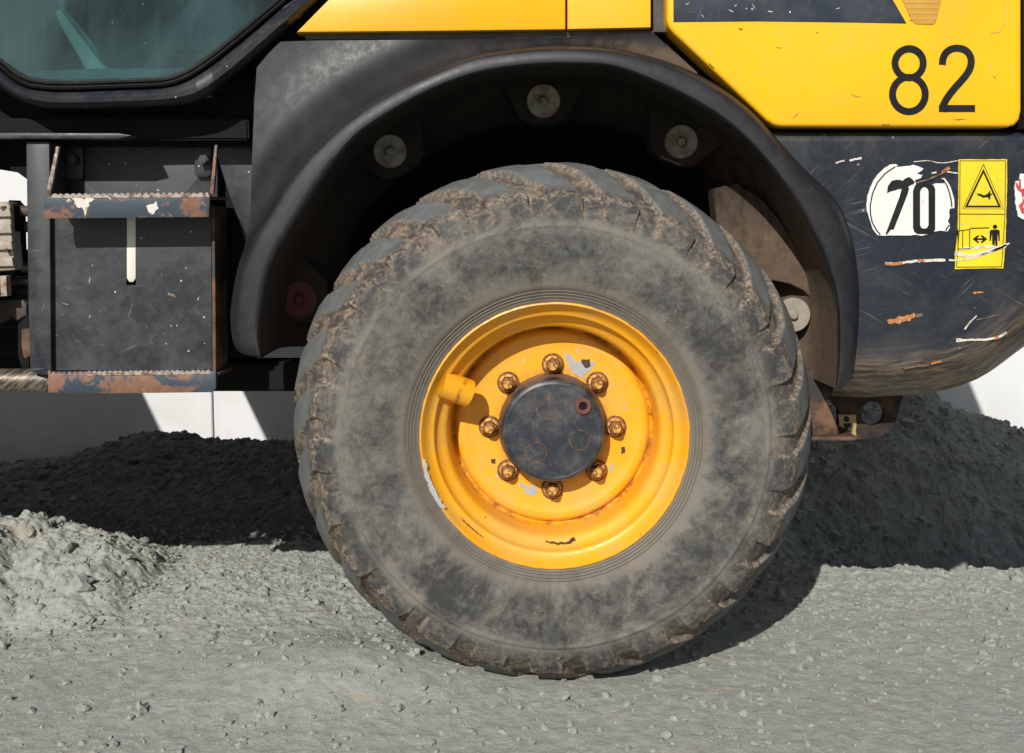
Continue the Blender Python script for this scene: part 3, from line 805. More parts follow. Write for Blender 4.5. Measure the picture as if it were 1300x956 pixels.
# ---------------- wheel
def tyre_mesh():
    NT, base, lugp = 1560, [], []
    b0 = [(.232, .030), (.238, .012), (.246, .002), (.2535, -.003), (.2545, -.0005), (.2585, -.0045), (.2600, -.0020), (.2640, -.0065), (.2655, -.004), (.2695, -.009), (.271, -.0065),
          (.277, -.0125), (.295, -.020), (.315, -.0265), (.335, -.0300), (.352, -.0310), (.3640, -.0303), (.3665, -.0312), (.3705, -.0308), (.373, -.0288),
          (.380, -.0262), (.388, -.0220), (.396, -.0165), (.404, -.0100), (.412, -.0020), (.419, .0075), (.427, .019), (.434, .030), (.441, .043), (.448, .058), (.454, .075), (.460, .095), (.465, .12), (.468, .15), (.469, .185)]
    l0 = [None] * 20 + [(.3815, -.0275), (.3905, -.0262), (.400, -.0240), (.410, -.0210), (.420, -.0155), (.4285, -.0085), (.437, .003), (.4455, .016), (.455, .032), (.464, .050), (.473, .070), (.481, .092), (.487, .12), (.491, .15), (.492, .185)]
    l0 = [b if l is None else l for b, l in zip(b0, l0)]
    # refine the profile
    def refine(p):
        p = np.array(p); t = np.linspace(0, len(p) - 1, (len(p) - 1) * 3 + 1)
        return np.stack([np.interp(t, np.arange(len(p)), p[:, 0]), np.interp(t, np.arange(len(p)), p[:, 1])], 1)
    B, L = refine(b0), refine(l0)
    _k = np.interp(L[:, 0], [.38, .42, .46], [.64, .70, .64])[:, None]
    B = L - (L - B) * _k
    MID = 0.185
    # mirror to the far side
    B2, L2 = B[::-1][1:].copy(), L[::-1][1:].copy()
    B2[:, 1] = 2 * MID - B2[:, 1]; L2[:, 1] = 2 * MID - L2[:, 1]
    side = np.concatenate([np.zeros(len(B)), np.ones(len(B2))])
    B = np.vstack([B, B2]); L = np.vstack([L, L2])
    nv = len(B)
    th = np.linspace(0, 2 * np.pi, NT, endpoint=False) - np.pi / 2
    T = np.repeat(th[:, None], nv, 1)
    nl = 26
    yy = np.repeat(L[:, 1][None], NT, 0); sd_ = np.repeat(side[None], NT, 0)
    depth = np.where(sd_ < 0.5, yy, 2 * MID - yy)                 # distance in from the nearer shoulder
    slant = np.clip(depth + 0.01, 0, 1) * 1.55                    # angle shift: bars run askew across the tread
    wob = 0.035 * (vnoise(T * 7 + 50, depth * 24 + 10, 5) - 0.5)
    ph = ((T - slant + wob + np.where(sd_ > 0.5, math.pi / nl, 0)) * nl / (2 * np.pi)) % 1.0
    wl = 0.60                                                      # share of the pitch taken by the bar
    soft = 0.045
    mask = sst(0, soft, ph) * (1 - sst(wl, wl + soft * 1.7, ph))
    centre_gap = sst(0.012, 0.028, MID - depth)
    mask = mask * centre_gap
    wear = 0.85 + 0.3 * vnoise(np.floor(ph * 0 + (T - slant) * nl / (2 * np.pi)), np.zeros_like(T), 9)
    fade = np.clip(mask * wear, 0, 1.05)
    R = B[:, 0][None] * (1 - fade) + L[:, 0][None] * fade
    Yy = B[:, 1][None] * (1 - fade) + L[:, 1][None] * fade
    # chips and mud lumps
    ou = sst(0.38, 0.40, R)
    R = R + ou * 0.0025 * (fbm(T * 16 + 50, Yy * 40 + 20, 4, 41) - 0.5) + (1 - mask) * ou * 0.0042 * (fbm(T * 11 + 50, Yy * 26 + 20, 4, 51) - 0.3)
    Yy = Yy + (1 - ou) * 0.0035 * (fbm(np.cos(T) * 6 + 5 + R * 11, np.sin(T) * 6, 3, 43) - 0.5) * sst(0.28, 0.30, R) * np.where(sd_ < .5, 1, -1)
    # raised rubber line across the sidewall, as on the photograph
    R = np.interp(R, [.20, .300, .366, .381, .420, .492, .51], [.20, .300, .386, .400, .437, .5075, .526])
    X = np.cos(T) * R; Z = np.sin(T) * R
    zc = WC.z
    bulge = sst(-zc + 0.10, -zc, Z)                                # flattened where it carries the load
    Z = np.where(Z < -zc + 0.012, (-zc + 0.012) + (Z + zc - 0.012) * 0.55, Z)
    Yy = Yy - bulge * 0.006 * np.where(sd_ < .5, 1, -1) * (1 - ou)
    e = np.exp(-((ph) / 0.05) ** 2) + np.exp(-((1 - ph) / 0.03) ** 2) + np.exp(-((ph - wl - 0.03) / 0.05) ** 2)
    lr = np.repeat(L[:, 0][None], NT, 0)
    topm = mask * sst(0.432, 0.448, lr)
    ridge_ = np.exp(-((lr - 0.4285) / 0.007) ** 2) * 0.9
    edge = np.clip(e * ou + ridge_, 0, 1)
    me = grid_mesh('tyre', np.stack([X, Yy, Z], 2), closed_u=True, angle=48, attrs={'lug': mask, 'edge': edge, 'top': topm})
    return me

def make_wheel():
    W = part_empty('rear_wheel', WC, loader)
    local_link('tyre', tyre_mesh(), M['tyre'], W)
    prof = [(.228, .045), (.240, .018), (.2485, .010), (.2500, .0030), (.2485, -.0025), (.2455, -.0035), (.2435, -.0010), (.2405, .0050), (.2360, .0125), (.2310, .0185), (.2265, .0215), (.2240, .0225),
            (.2225, .0245), (.2215, .0290), (.2210, .034), (.2180, .0390), (.2135, .0440), (.2080, .0480), (.2030, .0515), (.2000, .0570), (.1985, .066), (.1978, .080), (.1965, .100), (.1945, .118),
            (.1925, .1250), (.1905, .1265), (.1885, .1250), (.1860, .1190), (.1830, .1150), (.1790, .1130), (.172, .1120), (.168, .1120), (.165, .1130), (.150, .1140), (.120, .1145), (.060, .1145)]
    local_link('rim', revolve(prof, 200, 'rim', 50), M['rim'], W)
    hub = [(.109, .1145), (.1085, .100), (.107, .094), (.1035, .088), (.1022, .0760), (.1016, .0665), (.0995, .0620), (.0960, .0600), (.0935, .0592), (.0920, .0602), (.060, .0600), (.03, .0600), (0.0005, .0600)]
    hub = [(r * .962, y) for r, y in hub]
    local_link('hub_cap', revolve(hub, 96, 'hub_cap', 30), M['hub'], W)
    # wheel nuts on a 0.121 m circle
    bm = bmesh.new()
    def ring(prof_, n, mi, rot=0.0):
        rows = [[bm.verts.new((r * math.cos(2 * math.pi * k / n + rot), y, r * math.sin(2 * math.pi * k / n + rot))) for k in range(n)] for r, y in prof_]
        for i in range(len(rows) - 1):
            for k in range(n):
                bm.faces.new((rows[i][k], rows[i][(k + 1) % n], rows[i + 1][(k + 1) % n], rows[i + 1][k])).material_index = mi
        bm.faces.new(rows[-1]).material_index = mi
    ring([(.0215, .1145), (.0213, .1105), (.0200, .1092), (.0185, .1088)], 20, 0)
    ring([(.0178, .109), (.0172, .106), (.0160, .1045), (.0145, .1040)], 20, 2)
    ring([(.0148, .105), (.0148, .0930), (.0132, .0905), (.0105, .0898)], 6, 1)
    ring([(.0088, .0905), (.0088, .0830), (.0078, .0818)], 14, 2)
    me = bm_mesh(bm, 'wheel_nut', 30)
    for mt in ('nut_rust', 'nut_rust', 'nut_gold'): me.materials.append(M[mt])
    for k in range(8):
        o = bpy.data.objects.new('wheel_nut', me); COL.objects.link(o); o.parent = W
        a = math.pi / 4 * k
        o.location = (0.1212 * math.cos(a), 0, 0.1212 * math.sin(a))
        o.rotation_euler = (0, 0.7 * k, 0)
    # plug and three stamped circles on the cap face
    k_ = 2.26 / FPX
    def pt(px, py): return ((px - 701.5) * k_, (541 - py) * k_)
    x, z = pt(739.5, 508)
    pl = revolve([(.0160, .0605), (.0160, .0565), (.0145, .0545), (.0090, .0545), (.0085, .0585), (.0040, .0600), (.0003, .0600)], 24, 'hub_plug', 30)
    o = local_link('hub_plug', pl, paint('faded_red_plug', (0.13, 0.03, 0.022), 0.5, (0.2, 0.15, 0.13), 0.6), W); o.location = (x, 0, z)
    core = local_link('hub_plug_socket', revolve([(.0084, .0592), (.0078, .0588), (.0003, .0588)], 18, 'hub_plug_socket', 30), M['black'], W); core.location = (x, 0, z)
    rg = revolve([(.0198, .0603), (.0198, .0595), (.0186, .0595), (.0186, .0603)], 30, 'stamped_circle', 30)
    dot = revolve([(.0017, .0602), (.0015, .0594), (.0002, .0594)], 10, 'centre_mark', 30)
    for a, b in ((693, 512), (735, 552), (679.5, 568)):
        x, z = pt(a, b)
        o = local_link('stamped_circle', rg, M['nut_rust'], W); o.location = (x, 0, z)
        o = local_link('centre_mark', dot, M['nut_rust'], W); o.location = (x, 0, z)
    # valve guard: short tube welded to the rim wall
    tip = U(595, 499.5, .052) - WC; root_ = U(571, 491, .038) - WC
    ax = (tip - root_).normalized()
    bm = bmesh.new()
    add_tube(bm, [root_ - ax * .02, tip], .0262, 32, caps=False)
    add_tube(bm, [tip, root_ - ax * .02], .0228, 32, caps=False)
    oe = [v for v in bm.verts if abs((v.co - tip).dot(ax)) < 1e-4]
    o_ = sorted([v for v in oe], key=lambda v: (v.co - tip).length)
    inner, outer_ = o_[:32], o_[32:]
    for v in outer_:
        pass
    def ordr(vs):
        a = ax.cross(Vector((0, 0, 1))).normalized(); b = ax.cross(a)
        return sorted(vs, key=lambda v: math.atan2((v.co - tip).dot(b), (v.co - tip).dot(a)))
    inner, outer_ = ordr(inner), ordr(outer_)
    for i in range(32):
        try: bm.faces.new((inner[i], inner[(i + 1) % 32], outer_[(i + 1) % 32], outer_[i]))
        except ValueError: pass
    local_link('valve_guard', bm_mesh(bm, 'valve_guard', 40), M['rim'], W)
    # paint chips: thin bare patches on the disc and flange
    def chip(name, poly, y, mat, seed):
        bm = bmesh.new()
        pts = torn(poly, 0.9, 3.0, seed)
        L = [U(p[0], p[1], y) - WC for p in pts]
        f = [bm.verts.new(v) for v in L]; b = [bm.verts.new(v + Vector((0, .0012, 0))) for v in L]
        bm.faces.new(f); bm.faces.new(b[::-1])
        for i in range(len(f)): bm.faces.new((f[i], b[i], b[(i + 1) % len(f)], f[(i + 1) % len(f)]))
        local_link(name, bm_mesh(bm, name, 30), M[mat], W)
    yd = .1133
    chip('paint_chip', [(716, 448), (724, 450), (730, 460), (742, 458), (757, 460), (750, 470), (740, 476), (743, 482), (728, 474), (722, 464)], yd, 'bare_grey', 1)
    chip('paint_chip', [(737, 457), (748, 456), (750, 465), (742, 467)], yd - .0006, 'dark_chip', 2)
    chip('paint_chip', [(668, 618), (680, 616), (682, 627), (672, 630), (665, 625)], yd, 'bare_grey', 3)
    chip('paint_chip', [(660, 614), (667, 614), (667, 620), (661, 620)], yd, 'bare_grey', 4)
    chip('paint_chip', [(775, 590), (781, 588), (778, 596), (773, 599)], yd, 'bare_grey', 5)
    chip('paint_chip', [(788, 568), (794, 567), (794, 574), (789, 576)], yd, 'dark_chip', 6)
    chip('paint_chip', [(623, 584), (629, 583), (630, 589), (625, 589)], yd, 'dark_chip', 7)
    chip('paint_chip', [(790, 515), (795, 517), (797, 522), (792, 520)], yd, 'bare_grey', 8)
    chip('paint_chip', [(537, 582), (541, 583), (543, 600), (552, 620), (562, 640), (566, 645), (560, 645), (548, 628), (539, 604)], -.0045, 'bare_grey', 9)
    chip('paint_chip', ribbon_poly([(692, 687), (708, 690), (722, 689), (729, 683)], [1, 2, 3, 2]), .040, 'dark_chip', 10)
    chip('paint_chip', ribbon_poly([(585, 657), (598, 671), (612, 683), (622, 691)], [1, 3, 3, 1]), .0150, 'dark_chip', 12)
    return W
wheel = make_wheel()
def copy_part(root, loc, rotz, name):
    r = root.copy(); COL.objects.link(r); r.name = name; r.location = loc; r.rotation_euler = (0, 0, rotz)
    for ch in list(root.children):
        c_ = ch.copy(); COL.objects.link(c_); c_.parent = r
    return r
lo = Vector(wheel.location)
copy_part(wheel, (lo.x, lo.y + 1.86, lo.z), math.pi, 'rear_wheel')
copy_part(wheel, (lo.x - 2.45, lo.y, lo.z), 0, 'front_wheel')
copy_part(wheel, (lo.x - 2.45, lo.y + 1.86, lo.z), math.pi, 'front_wheel')
tube('axle', [(WC.x, 0.12, WC.z), (WC.x, 1.75, WC.z)], 0.085, M['black'], loader)
tube('axle', [(WC.x - 2.45, 0.12, WC.z), (WC.x - 2.45, 1.75, WC.z)], 0.085, M['black'], loader)

# ---------------- fender
O_ = [(325, 452), (308, 449.5), (298, 440), (293.5, 420), (293, 392), (301, 343), (314, 306), (332, 276), (354, 240), (380, 206), (413, 174), (446, 146), (490, 118), (541, 93), (601, 70), (676, 59), (740, 58), (790, 63), (850, 79), (891, 97), (928, 119), (960, 146), (991, 181), (1022, 215), (1052, 243), (1068, 264), (1077, 287), (1084, 312), (1089, 345), (1091, 385), (1089, 425), (1085, 457), (1078, 483), (1066, 495)]
I_ = [(331, 452), (331, 430), (332, 410), (338, 370), (349, 331), (375, 286), (413, 226), (450, 177), (488, 149), (545, 117), (601, 96), (658, 86), (720, 83), (780, 87), (844, 112), (897, 140), (935, 168), (966, 199), (991, 231), (1013, 265), (1032, 300), (1043, 325), (1054, 356), (1061, 390), (1063, 425), (1063, 457), (1061, 494)]
NB = 180
Oa, Ia = spline(O_, NB), spline(I_, NB)
fender = band('fender', Oa, Ia, [(0, .10), (0, .048), (.02, .030), (.06, .010), (.12, -.004), (.20, -.0105), (.30, -.0130), (.50, -.0155), (.72, -.0170), (.84, -.0165), (.91, -.0135), (.96, -.006), (.99, .006), (1, .018)], M['plastic'], loader, NB)
# end caps of the lip
def cap_end(i, nm):
    bm = bmesh.new()
    pts = [(0, .10), (0, .045), (.10, -.006), (.34, -.029), (.66, -.030), (.90, -.012), (1, .018)]
    vs = []
    for s, Y in pts:
        q = Oa[i] * (1 - s) + Ia[i] * s
        vs.append(bm.verts.new(U(q[0], q[1], Y)))
    q = U(Ia[i][0], Ia[i][1], .018); vs.append(bm.verts.new((q.x, .10, q.z)))
    bm.faces.new(vs)
    return link(nm, bm_mesh(bm, nm, 30), M['plastic'], fender)
# liner: straight back from the inner lip, a ring plate, a tunnel
IW = np.array([tuple(U(p[0], p[1], .018)) for p in Ia])
RC = U(705, 463, 0.2)
k2 = 2.4 / FPX
rows = []
for i in range(NB):
    x, z = IW[i, 0], IW[i, 2]
    a = math.atan2(z - RC.z, x - RC.x)
    rr = k2 * (312 - 62 * float(1 - sst(0.05, 0.6, abs(math.sin(a)) if a > -0.2 or a < -2.9 else 0)))
    ix, iz = RC.x + rr * math.cos(a), RC.z + rr * math.sin(a)
    n_ = 0.006 * (vnoise(np.array([i * 0.11]), np.array([0.0]), 6)[0] - .5)
    rows.append([(x, .018, z), (x, .06, z), (x + (ix - x) * .03, .12, z + (iz - z) * .03), (x + (ix - x) * .07, .175 + n_, z + (iz - z) * .07), (x + (ix - x) * .16, .196 + n_, z + (iz - z) * .16),
                 (x + (ix - x) * .3, .210, z + (iz - z) * .3), (x + (ix - x) * .6, .235, z + (iz - z) * .6), (x + (ix - x) * .93, .262, z + (iz - z) * .93), (ix, .275, iz), (ix, .295, iz), (ix, .5, iz), (ix, .8, iz)])
liner = link('fender_liner', grid_mesh('fender_liner', np.array(rows), angle=40), M['liner'], fender)
# raised or sunk pads with big round washers
slab('liner_brow', [(905, 240), (935, 232), (965, 250), (990, 278), (1008, 308), (1022, 335), (1033, 358), (1040, 388), (1033, 382), (1020, 369), (1003, 361), (985, 357), (955, 356), (930, 330), (910, 290)], .175, .24, M['liner'], fender, .016, seg=4)
def pad(cx_, cy_, wd, ht, ang):
    pts = []
    for p in ((-wd, -ht), (-wd * .5, ht * .9), (-wd * .2, ht * 1.1), (wd * .2, ht * 1.1), (wd * .5, ht * .9), (wd, -ht)):
        pts.append((cx_ + p[0] * math.cos(ang) - p[1] * math.sin(ang), cy_ + p[0] * math.sin(ang) + p[1] * math.cos(ang)))
    slab('mounting_pad', pts, .185, .26, M['liner'], fender, .006)
pad(690, 120, 62, 34, 0.0); pad(497, 186, 62, 34, -0.55); pad(866, 172, 62, 34, 0.40); pad(378, 372, 55, 34, -1.2)
def washer(cx_, cy_, r, mat, y=.183, label=None):
    c0 = U(cx_, cy_, y); R_ = r * (y + 2.2) / FPX
    pr = [(R_, .006), (R_, 0), (R_ * .96, -.0018), (R_ * .45, -.0018), (R_ * .32, .000), (R_ * .26, -.003), (R_ * .24, -.008), (R_ * .18, -.010), (.0003, -.010)]
    me = revolve(pr, 32, 'round_washer', 30)
    V = np.empty(len(me.vertices) * 3, np.float32); me.vertices.foreach_get('co', V); V = V.reshape(-1, 3) + np.array(c0[:], np.float32)
    me.vertices.foreach_set('co', V.ravel()); me.update()
    link('round_washer', me, M[mat], fender, label)
washer(690, 128, 21, 'zinc'); washer(495, 192, 21, 'zinc'); washer(865, 180, 21, 'zinc'); washer(1007, 400, 22, 'zinc_pale', .170); washer(380, 380, 23, 'dark_red', label='dark red round disc in the shade of the arch')

m_ = Mat('dusty_black_plastic')
n1 = m_.noise(4, 5, 0.6, dist=0.6); n2 = m_.noise(60, 5, 0.7)
X, Y, Z = m_.xyz()[:3]
dd = m_.attr('dist')
mud = m_.math('MULTIPLY', m_.math('MULTIPLY', m_.rng(dd, 34, 4), m_.rng(X, -.28, .35)), m_.rng(m_.math('MULTIPLY_ADD', n2, .3, m_.math('MULTIPLY', n1, .7)), .34, .56))
c = m_.mix(m_.math('MULTIPLY', m_.rng(n1, .45, .7), .22), (0.0095, 0.0098, 0.0135), (0.075, 0.07, 0.07))
c = m_.mix(m_.math('MULTIPLY', mud, .8), c, (0.17, 0.115, 0.07))
M['plate'] = m_.out(c, m_.rng(n2, .3, .7, .42, .56), 0, m_.bump(n2, .12, .001), .4)
# outer fender plate (swelling sheet between body and lip)
Bp = [(293, 392), (301, 343), (312, 308), (318, 270), (320, 200), (323, 130), (326, 86), (340, 69), (355, 53), (400, 51.5), (470, 51), (560, 50), (640, 49), (700, 48), (760, 45), (800, 43), (830, 42), (845, 56), (860, 69), (885, 92)]
Op = [(294, 400), (303, 350), (316, 314), (335, 282), (356, 246), (378, 214), (404, 188), (430, 166), (460, 142), (490, 123), (525, 105), (570, 86), (620, 71), (680, 63), (740, 62), (780, 66), (810, 72), (835, 79), (860, 88), (885, 99)]
rows = []; dists = []
NPl = 24
def lin(pts, n):
    t = np.linspace(0, len(pts) - 1, n); p = np.array(pts, float)
    return np.stack([np.interp(t, np.arange(len(p)), p[:, 0]), np.interp(t, np.arange(len(p)), p[:, 1])], 1)
Bl, Ol = lin(Bp, 150), lin(Op, 150)
for i in range(150):
    r = []; dl = []
    for k in range(NPl):
        s = k / (NPl - 1)
        q = Bl[i] * (1 - s) + Ol[i] * s
        dist = float(np.hypot(*(q - Ol[i]))); dl.append(dist)
        Y = .056 - .010 * math.exp(-((dist - 52) / 30) ** 2) + .003 * math.exp(-(dist / 8) ** 2)
        Y += .006 * (1 - math.exp(-(dist / 110) ** 2))
        r.append(tuple(U(q[0], q[1], Y)))
    f0 = r[0]
    r.insert(0, (f0[0], .16, f0[2])); dists.append([dl[0]] + dl)
    rows.append(r)
link('fender_plate', grid_mesh('fender_plate', np.array(rows), angle=40, attrs={'dist': np.array(dists)}), M['plate'], fender)

# ---------------- dark body behind the panels
back = [(322, 330), (322, -80), (1400, -80), (1400, 330), (1092, 330)] + [tuple(p) for p in Oa[::-1] if p[1] < 325]
slab('side_frame', back, .105, .22, M['black'], loader)
# yellow body panels
ya = slab('body_panel', [(376, 41), (420, -4), (495, -80), (718, -80), (718, 37.5), (560, 39.5)], .050, .10, M['yellow'], loader, .0035, label='long yellow side panel above the fender')
slab('body_panel', [(720.5, 37.3), (720.5, -80), (826.5, -80), (826.5, 35)], .050, .10, M['pale_yellow'], loader, .0035, label='short yellow panel left of the black pillar')
slab('sealing_strip', [(384, 42.5), (830, 38.5), (830, 46.5), (600, 49), (388, 50.5)], .068, .11, M['grey_rubber'], loader, .002)
slab('body_pillar', [(828.5, -80), (845.5, -80), (846, 30), (852, 41), (829, 41)], .075, .11, M['grey_rubber'], loader, .003)
hood = slab('engine_hood', [(846.5, -80), (1297.5, -80), (1297.5, 140), (1295, 152), (1289, 159), (1280, 161.5), (992, 161), (982, 159), (973, 153), (855, 42), (849, 34), (846.5, 25)], .030, .10, M['yellow'], loader, .008, seg=4)
slab('hood_stripe', [(855, -80), (1090, -80), (1128, -10), (1151, 29.8), (1080, 28.4), (960, 27), (855, 28)], .0288, .034, M['navy_clean'], hood, .0004, label='dark navy stripe on the hood')
slab('marker_lens', [(1125, -60), (1142, -8), (1158, 26), (1163, 30.5), (1185, 31), (1189, 27), (1198, -10), (1205, -60)], .0275, .034, M['lens'], hood, .002)
for k in range(4):
    slab('lens_rib', [(1150 + k * 2, 2 + k * 7), (1193 - k * 1.5, 2 + k * 7), (1193 - k * 1.5, 4 + k * 7), (1150 + k * 2, 4 + k * 7)], .0268, .029, M['lens'], hood)
slab('hood_edge_trim', [(1299.5, -80), (1330, -80), (1330, 163), (1299.5, 163)], .045, .10, M['rubber'], loader, .003)
# second raised panel line on the hood
slab('hood_seam', ribbon_poly([(1275, -80), (1275, 30), (1270, 40), (1258, 42)], 1.2), .0291, .034, M['lens'], hood)
# number 82
def ellipse_pts(cx_, cy_, rx, ry, n=40): return [(cx_ + rx * math.cos(2 * math.pi * i / n), cy_ + ry * math.sin(2 * math.pi * i / n)) for i in range(n)]
def eight():
    up_o, up_i = ellipse_pts(1154.3, 80.0, 22.2, 22.8), ellipse_pts(1154.3, 80.3, 13.6, 14.0)
    lo_o, lo_i = ellipse_pts(1154.0, 119.8, 25.2, 26.2), ellipse_pts(1154.0, 119.6, 16.4, 17.6)
    bm = bmesh.new()
    add_slab(bm, [up_o, up_i], .0284, .0325)
    add_slab(bm, [lo_o, lo_i], .0287, .0325)
    return link('number_eight', bm_mesh(bm, 'number_eight', 20), M['ink'], hood)
eight()
two = spline([(1196.5, 82), (1197.5, 74), (1201, 67), (1207, 62.5), (1215, 61), (1224, 62.8), (1230.5, 68.5), (1233.2, 77), (1231.8, 86), (1227.5, 94), (1221, 102), (1212, 112), (1203.5, 123), (1198, 133), (1196.5, 141.8)], 50)
bm = bmesh.new()
add_slab(bm, [ribbon_poly([tuple(p) for p in two], 8.8)], .0284, .0325)
add_slab(bm, [[(1192.2, 133.2), (1238, 133.2), (1238, 142), (1192.2, 142)]], .0287, .0325)
link('number_two', bm_mesh(bm, 'number_two', 20), M['ink'], hood)

def mark(poly, y, y1, mat, par, seed, amp=.5, step=2.2, name='paint_scratch'):
    slab(name, torn(poly, amp, step, seed), y, y1, M[mat], par)
for k, (a, b, l, an, wd, mt) in enumerate(((938, 36, 5, .3, 2.4, 'scuff_tan'), (1036, 41, 2.5, 0, 1.6, 'scuff_tan'), (1120, 158, 9, .02, 1.2, 'scuff_tan'), (1006, 150, 12, -.7, .9, 'scuff_tan'),
                                           (900, 80, 9, .74, 1.0, 'scuff_tan'), (1262, 96, 5, 1.2, .9, 'scuff_tan'), (1080, 120, 14, .25, .6, 'scuff_tan'), (1210, 152, 16, -.05, 1.0, 'scuff_tan'), (985, 60, 8, .1, .7, 'scuff_tan'))):
    mark(ribbon_poly([(a, b), (a + l * .5 * math.cos(an), b + l * .5 * math.sin(an) + .4), (a + l * math.cos(an), b + l * math.sin(an))], [wd * .5, wd, wd * .4]), .0292, .034, mt, hood, k, .25)
for k, (a, b, l, an, wd) in enumerate(((925, 12, 7, .5, 1.2), (932, 8, 4, -.5, 1), (955, 5, 9, 1.0, .8), (975, 14, 6, .2, 1.3), (870, 6, 6, -.4, .9), (1003, 14, 3, 1.4, 2.0), (890, 18, 5, .8, .8), (1060, 12, 7, -.3, .7))):
    mark(ribbon_poly([(a, b), (a + l * .5 * math.cos(an), b + l * .5 * math.sin(an)), (a + l * math.cos(an), b + l * math.sin(an))], [wd * .5, wd, wd * .4]), .0280, .034, 'scuff_white', hood, 40 + k, .3)
# ---------------- counterweight
def bottom(x): return np.interp(x, [1060, 1100, 1150, 1180, 1200, 1220, 1240, 1255, 1270, 1285, 1300, 1330, 1400, 1500, 1560], [503, 504.5, 501.5, 498.5, 495.5, 489.5, 481.5, 473, 462.5, 451, 440, 418, 372, 325, 300])
_oy = [(a + b) / 2 for a, b in ((O_[k][1], O_[k][1]) for k in range(19, len(O_)))]
_ox = [O_[k][0] - 10 for k in range(19, len(O_))]
rows = []; lows = []
NX, NV = 150, 60
for i in range(NX):
    r = []; lw = []
    u = i / (NX - 1)
    for j in range(NV):
        v = j / (NV - 1)
        x0 = float(np.interp(168.5 + 335 * v, _oy, _ox))
        x = x0 + (1560 - x0) * u
        by = float(bottom(x))
        y = 168.5 + (by - 168.5) * v
        dd = (by - y)
        Y = .055 + .115 * max(0, 1 - dd / 46) ** 2.3
        Y += .010 * math.exp(-(y - 168.5) / 1.6)
        r.append(tuple(U(x, y, Y)))
        lw.append(max(0, 1 - dd / 150))
    q = r[-1]
    r += [(q[0], .25, q[2] + .006), (q[0], .6, q[2] + .03), (q[0], 1.6, q[2] + .03)]
    lw += [1, 1, 1]
    rows.append(r); lows.append(lw)
weight = link('counterweight', grid_mesh('counterweight', np.array(rows), angle=50, attrs={'low': np.array(lows)}), M['weight'], loader)

YS = .0535
# round 20 km/h sticker, torn
zs = 220 / 1168
def zp(pts): return [(1080 + a * zs, 180 + b * zs) for a, b in pts]
disc20 = zp([(107, 430), (115, 360), (133, 305), (155, 260), (190, 212), (230, 175), (265, 155), (300, 150), (318, 158), (300, 170), (330, 168), (370, 162), (400, 160), (420, 156), (450, 162), (490, 182), (465, 205), (445, 212), (485, 226), (470, 245), (430, 262), (440, 282), (500, 280), (560, 288), (575, 278), (630, 282), (628, 262), (612, 246), (630, 244), (652, 268), (674, 310), (690, 355), (698, 400), (698, 445), (672, 452), (662, 470), (668, 500), (655, 540), (668, 556), (668, 580), (652, 606), (635, 602), (600, 600), (565, 606), (540, 618), (480, 634), (440, 628), (380, 632), (240, 632), (180, 630), (150, 590), (125, 520), (112, 470)])
st = slab('speed_sticker', torn(disc20, .35, 3, 3), YS - .0012, .062, M['sign_white'], weight, label='torn round white sticker reading 20')
def ink(nm, polys, y, mat='ink', par=None, holes=None, back=.058):
    bm = bmesh.new()
    for i, p in enumerate(polys):
        add_slab(bm, [p] + ([holes[i]] if holes and holes[i] else []), y - i * .00015, back)
    return link(nm, bm_mesh(bm, nm, 20), M[mat], par or weight)
for _p in ([ribbon_poly(zp([(300, 168), (232, 214), (180, 275), (147, 350), (132, 430), (134, 490), (146, 545), (170, 590), (200, 628)]), 1.6),
                       ribbon_poly(zp([(622, 252), (650, 298), (668, 352), (680, 410), (682, 440)]), 1.6), ribbon_poly(zp([(664, 560), (640, 600)]), 1.6)]): ink('sticker_border', [_p], YS - .0018)
ink('digit_two', [torn(zp([(245, 345), (247, 315), (258, 285), (280, 262), (320, 254), (350, 264), (370, 246), (395, 238), (418, 252), (432, 272), (425, 284), (400, 292), (375, 318), (330, 318), (290, 330)]), .4, 2.5, 5),
                  zp([(345, 316), (395, 308), (385, 350), (350, 440), (310, 540), (290, 592), (270, 592), (240, 632), (238, 615), (262, 552), (300, 450), (330, 370)])], YS - .0018)
ink('digit_zero', [zp([(436, 290), (455, 276), (530, 276), (558, 292), (570, 320), (570, 590), (556, 612), (520, 622), (450, 622), (428, 606), (420, 580), (420, 330)])], YS - .0018,
    holes=[zp([(480, 312), (500, 304), (518, 316), (525, 335), (525, 560), (515, 580), (496, 586), (476, 580), (468, 560), (468, 335)])])
# yellow warning sticker
ys = slab('warning_sticker', torn(zp([(728, 117), (880, 119), (1055, 117), (1054, 300), (1048, 520), (1044, 680), (1028, 852), (870, 855), (703, 858), (706, 740), (722, 600), (726, 400)]), .3, 5, 8), YS - .0012, .062, M['sign_yellow'], weight,
          label='yellow warning sticker with a triangle and a standing figure')
def frame(pts, inset):
    c0 = np.mean(np.array(pts), 0)
    return [tuple(np.array(p) + (c0 - np.array(p)) * inset) for p in pts]
t1 = zp([(895, 152), (1030, 452), (756, 452)]); t2 = zp([(895, 182), (1014, 442), (770, 442)]); t3 = zp([(895, 210), (994, 430), (790, 430)])
lines = [ribbon_poly(zp(p), .7) for p in ([(738, 128), (1045, 128)], [(1045, 128), (1040, 500), (1018, 842)], [(738, 128), (735, 560), (714, 842)], [(714, 845), (1018, 842)], [(730, 486), (1042, 488)],
                                           [(725, 600), (760, 596), (805, 590)], [(757, 600), (755, 715)], [(803, 590), (803, 718)], [(725, 598), (724, 720)], [(722, 722), (806, 720)], [(806, 582), (935, 578)])]
ink('sticker_frame', [ribbon_poly([*t1, t1[0]], .8)] + lines, YS - .0018)
ink('warning_triangle', [t2], YS - .0019, holes=[t3])
ink('falling_figure', [torn(zp([(850, 350), (880, 352), (900, 362), (925, 350), (940, 325), (942, 350), (965, 345), (945, 362), (935, 395), (922, 372), (895, 378), (860, 362)]), .3, 2, 4)], YS - .0018)
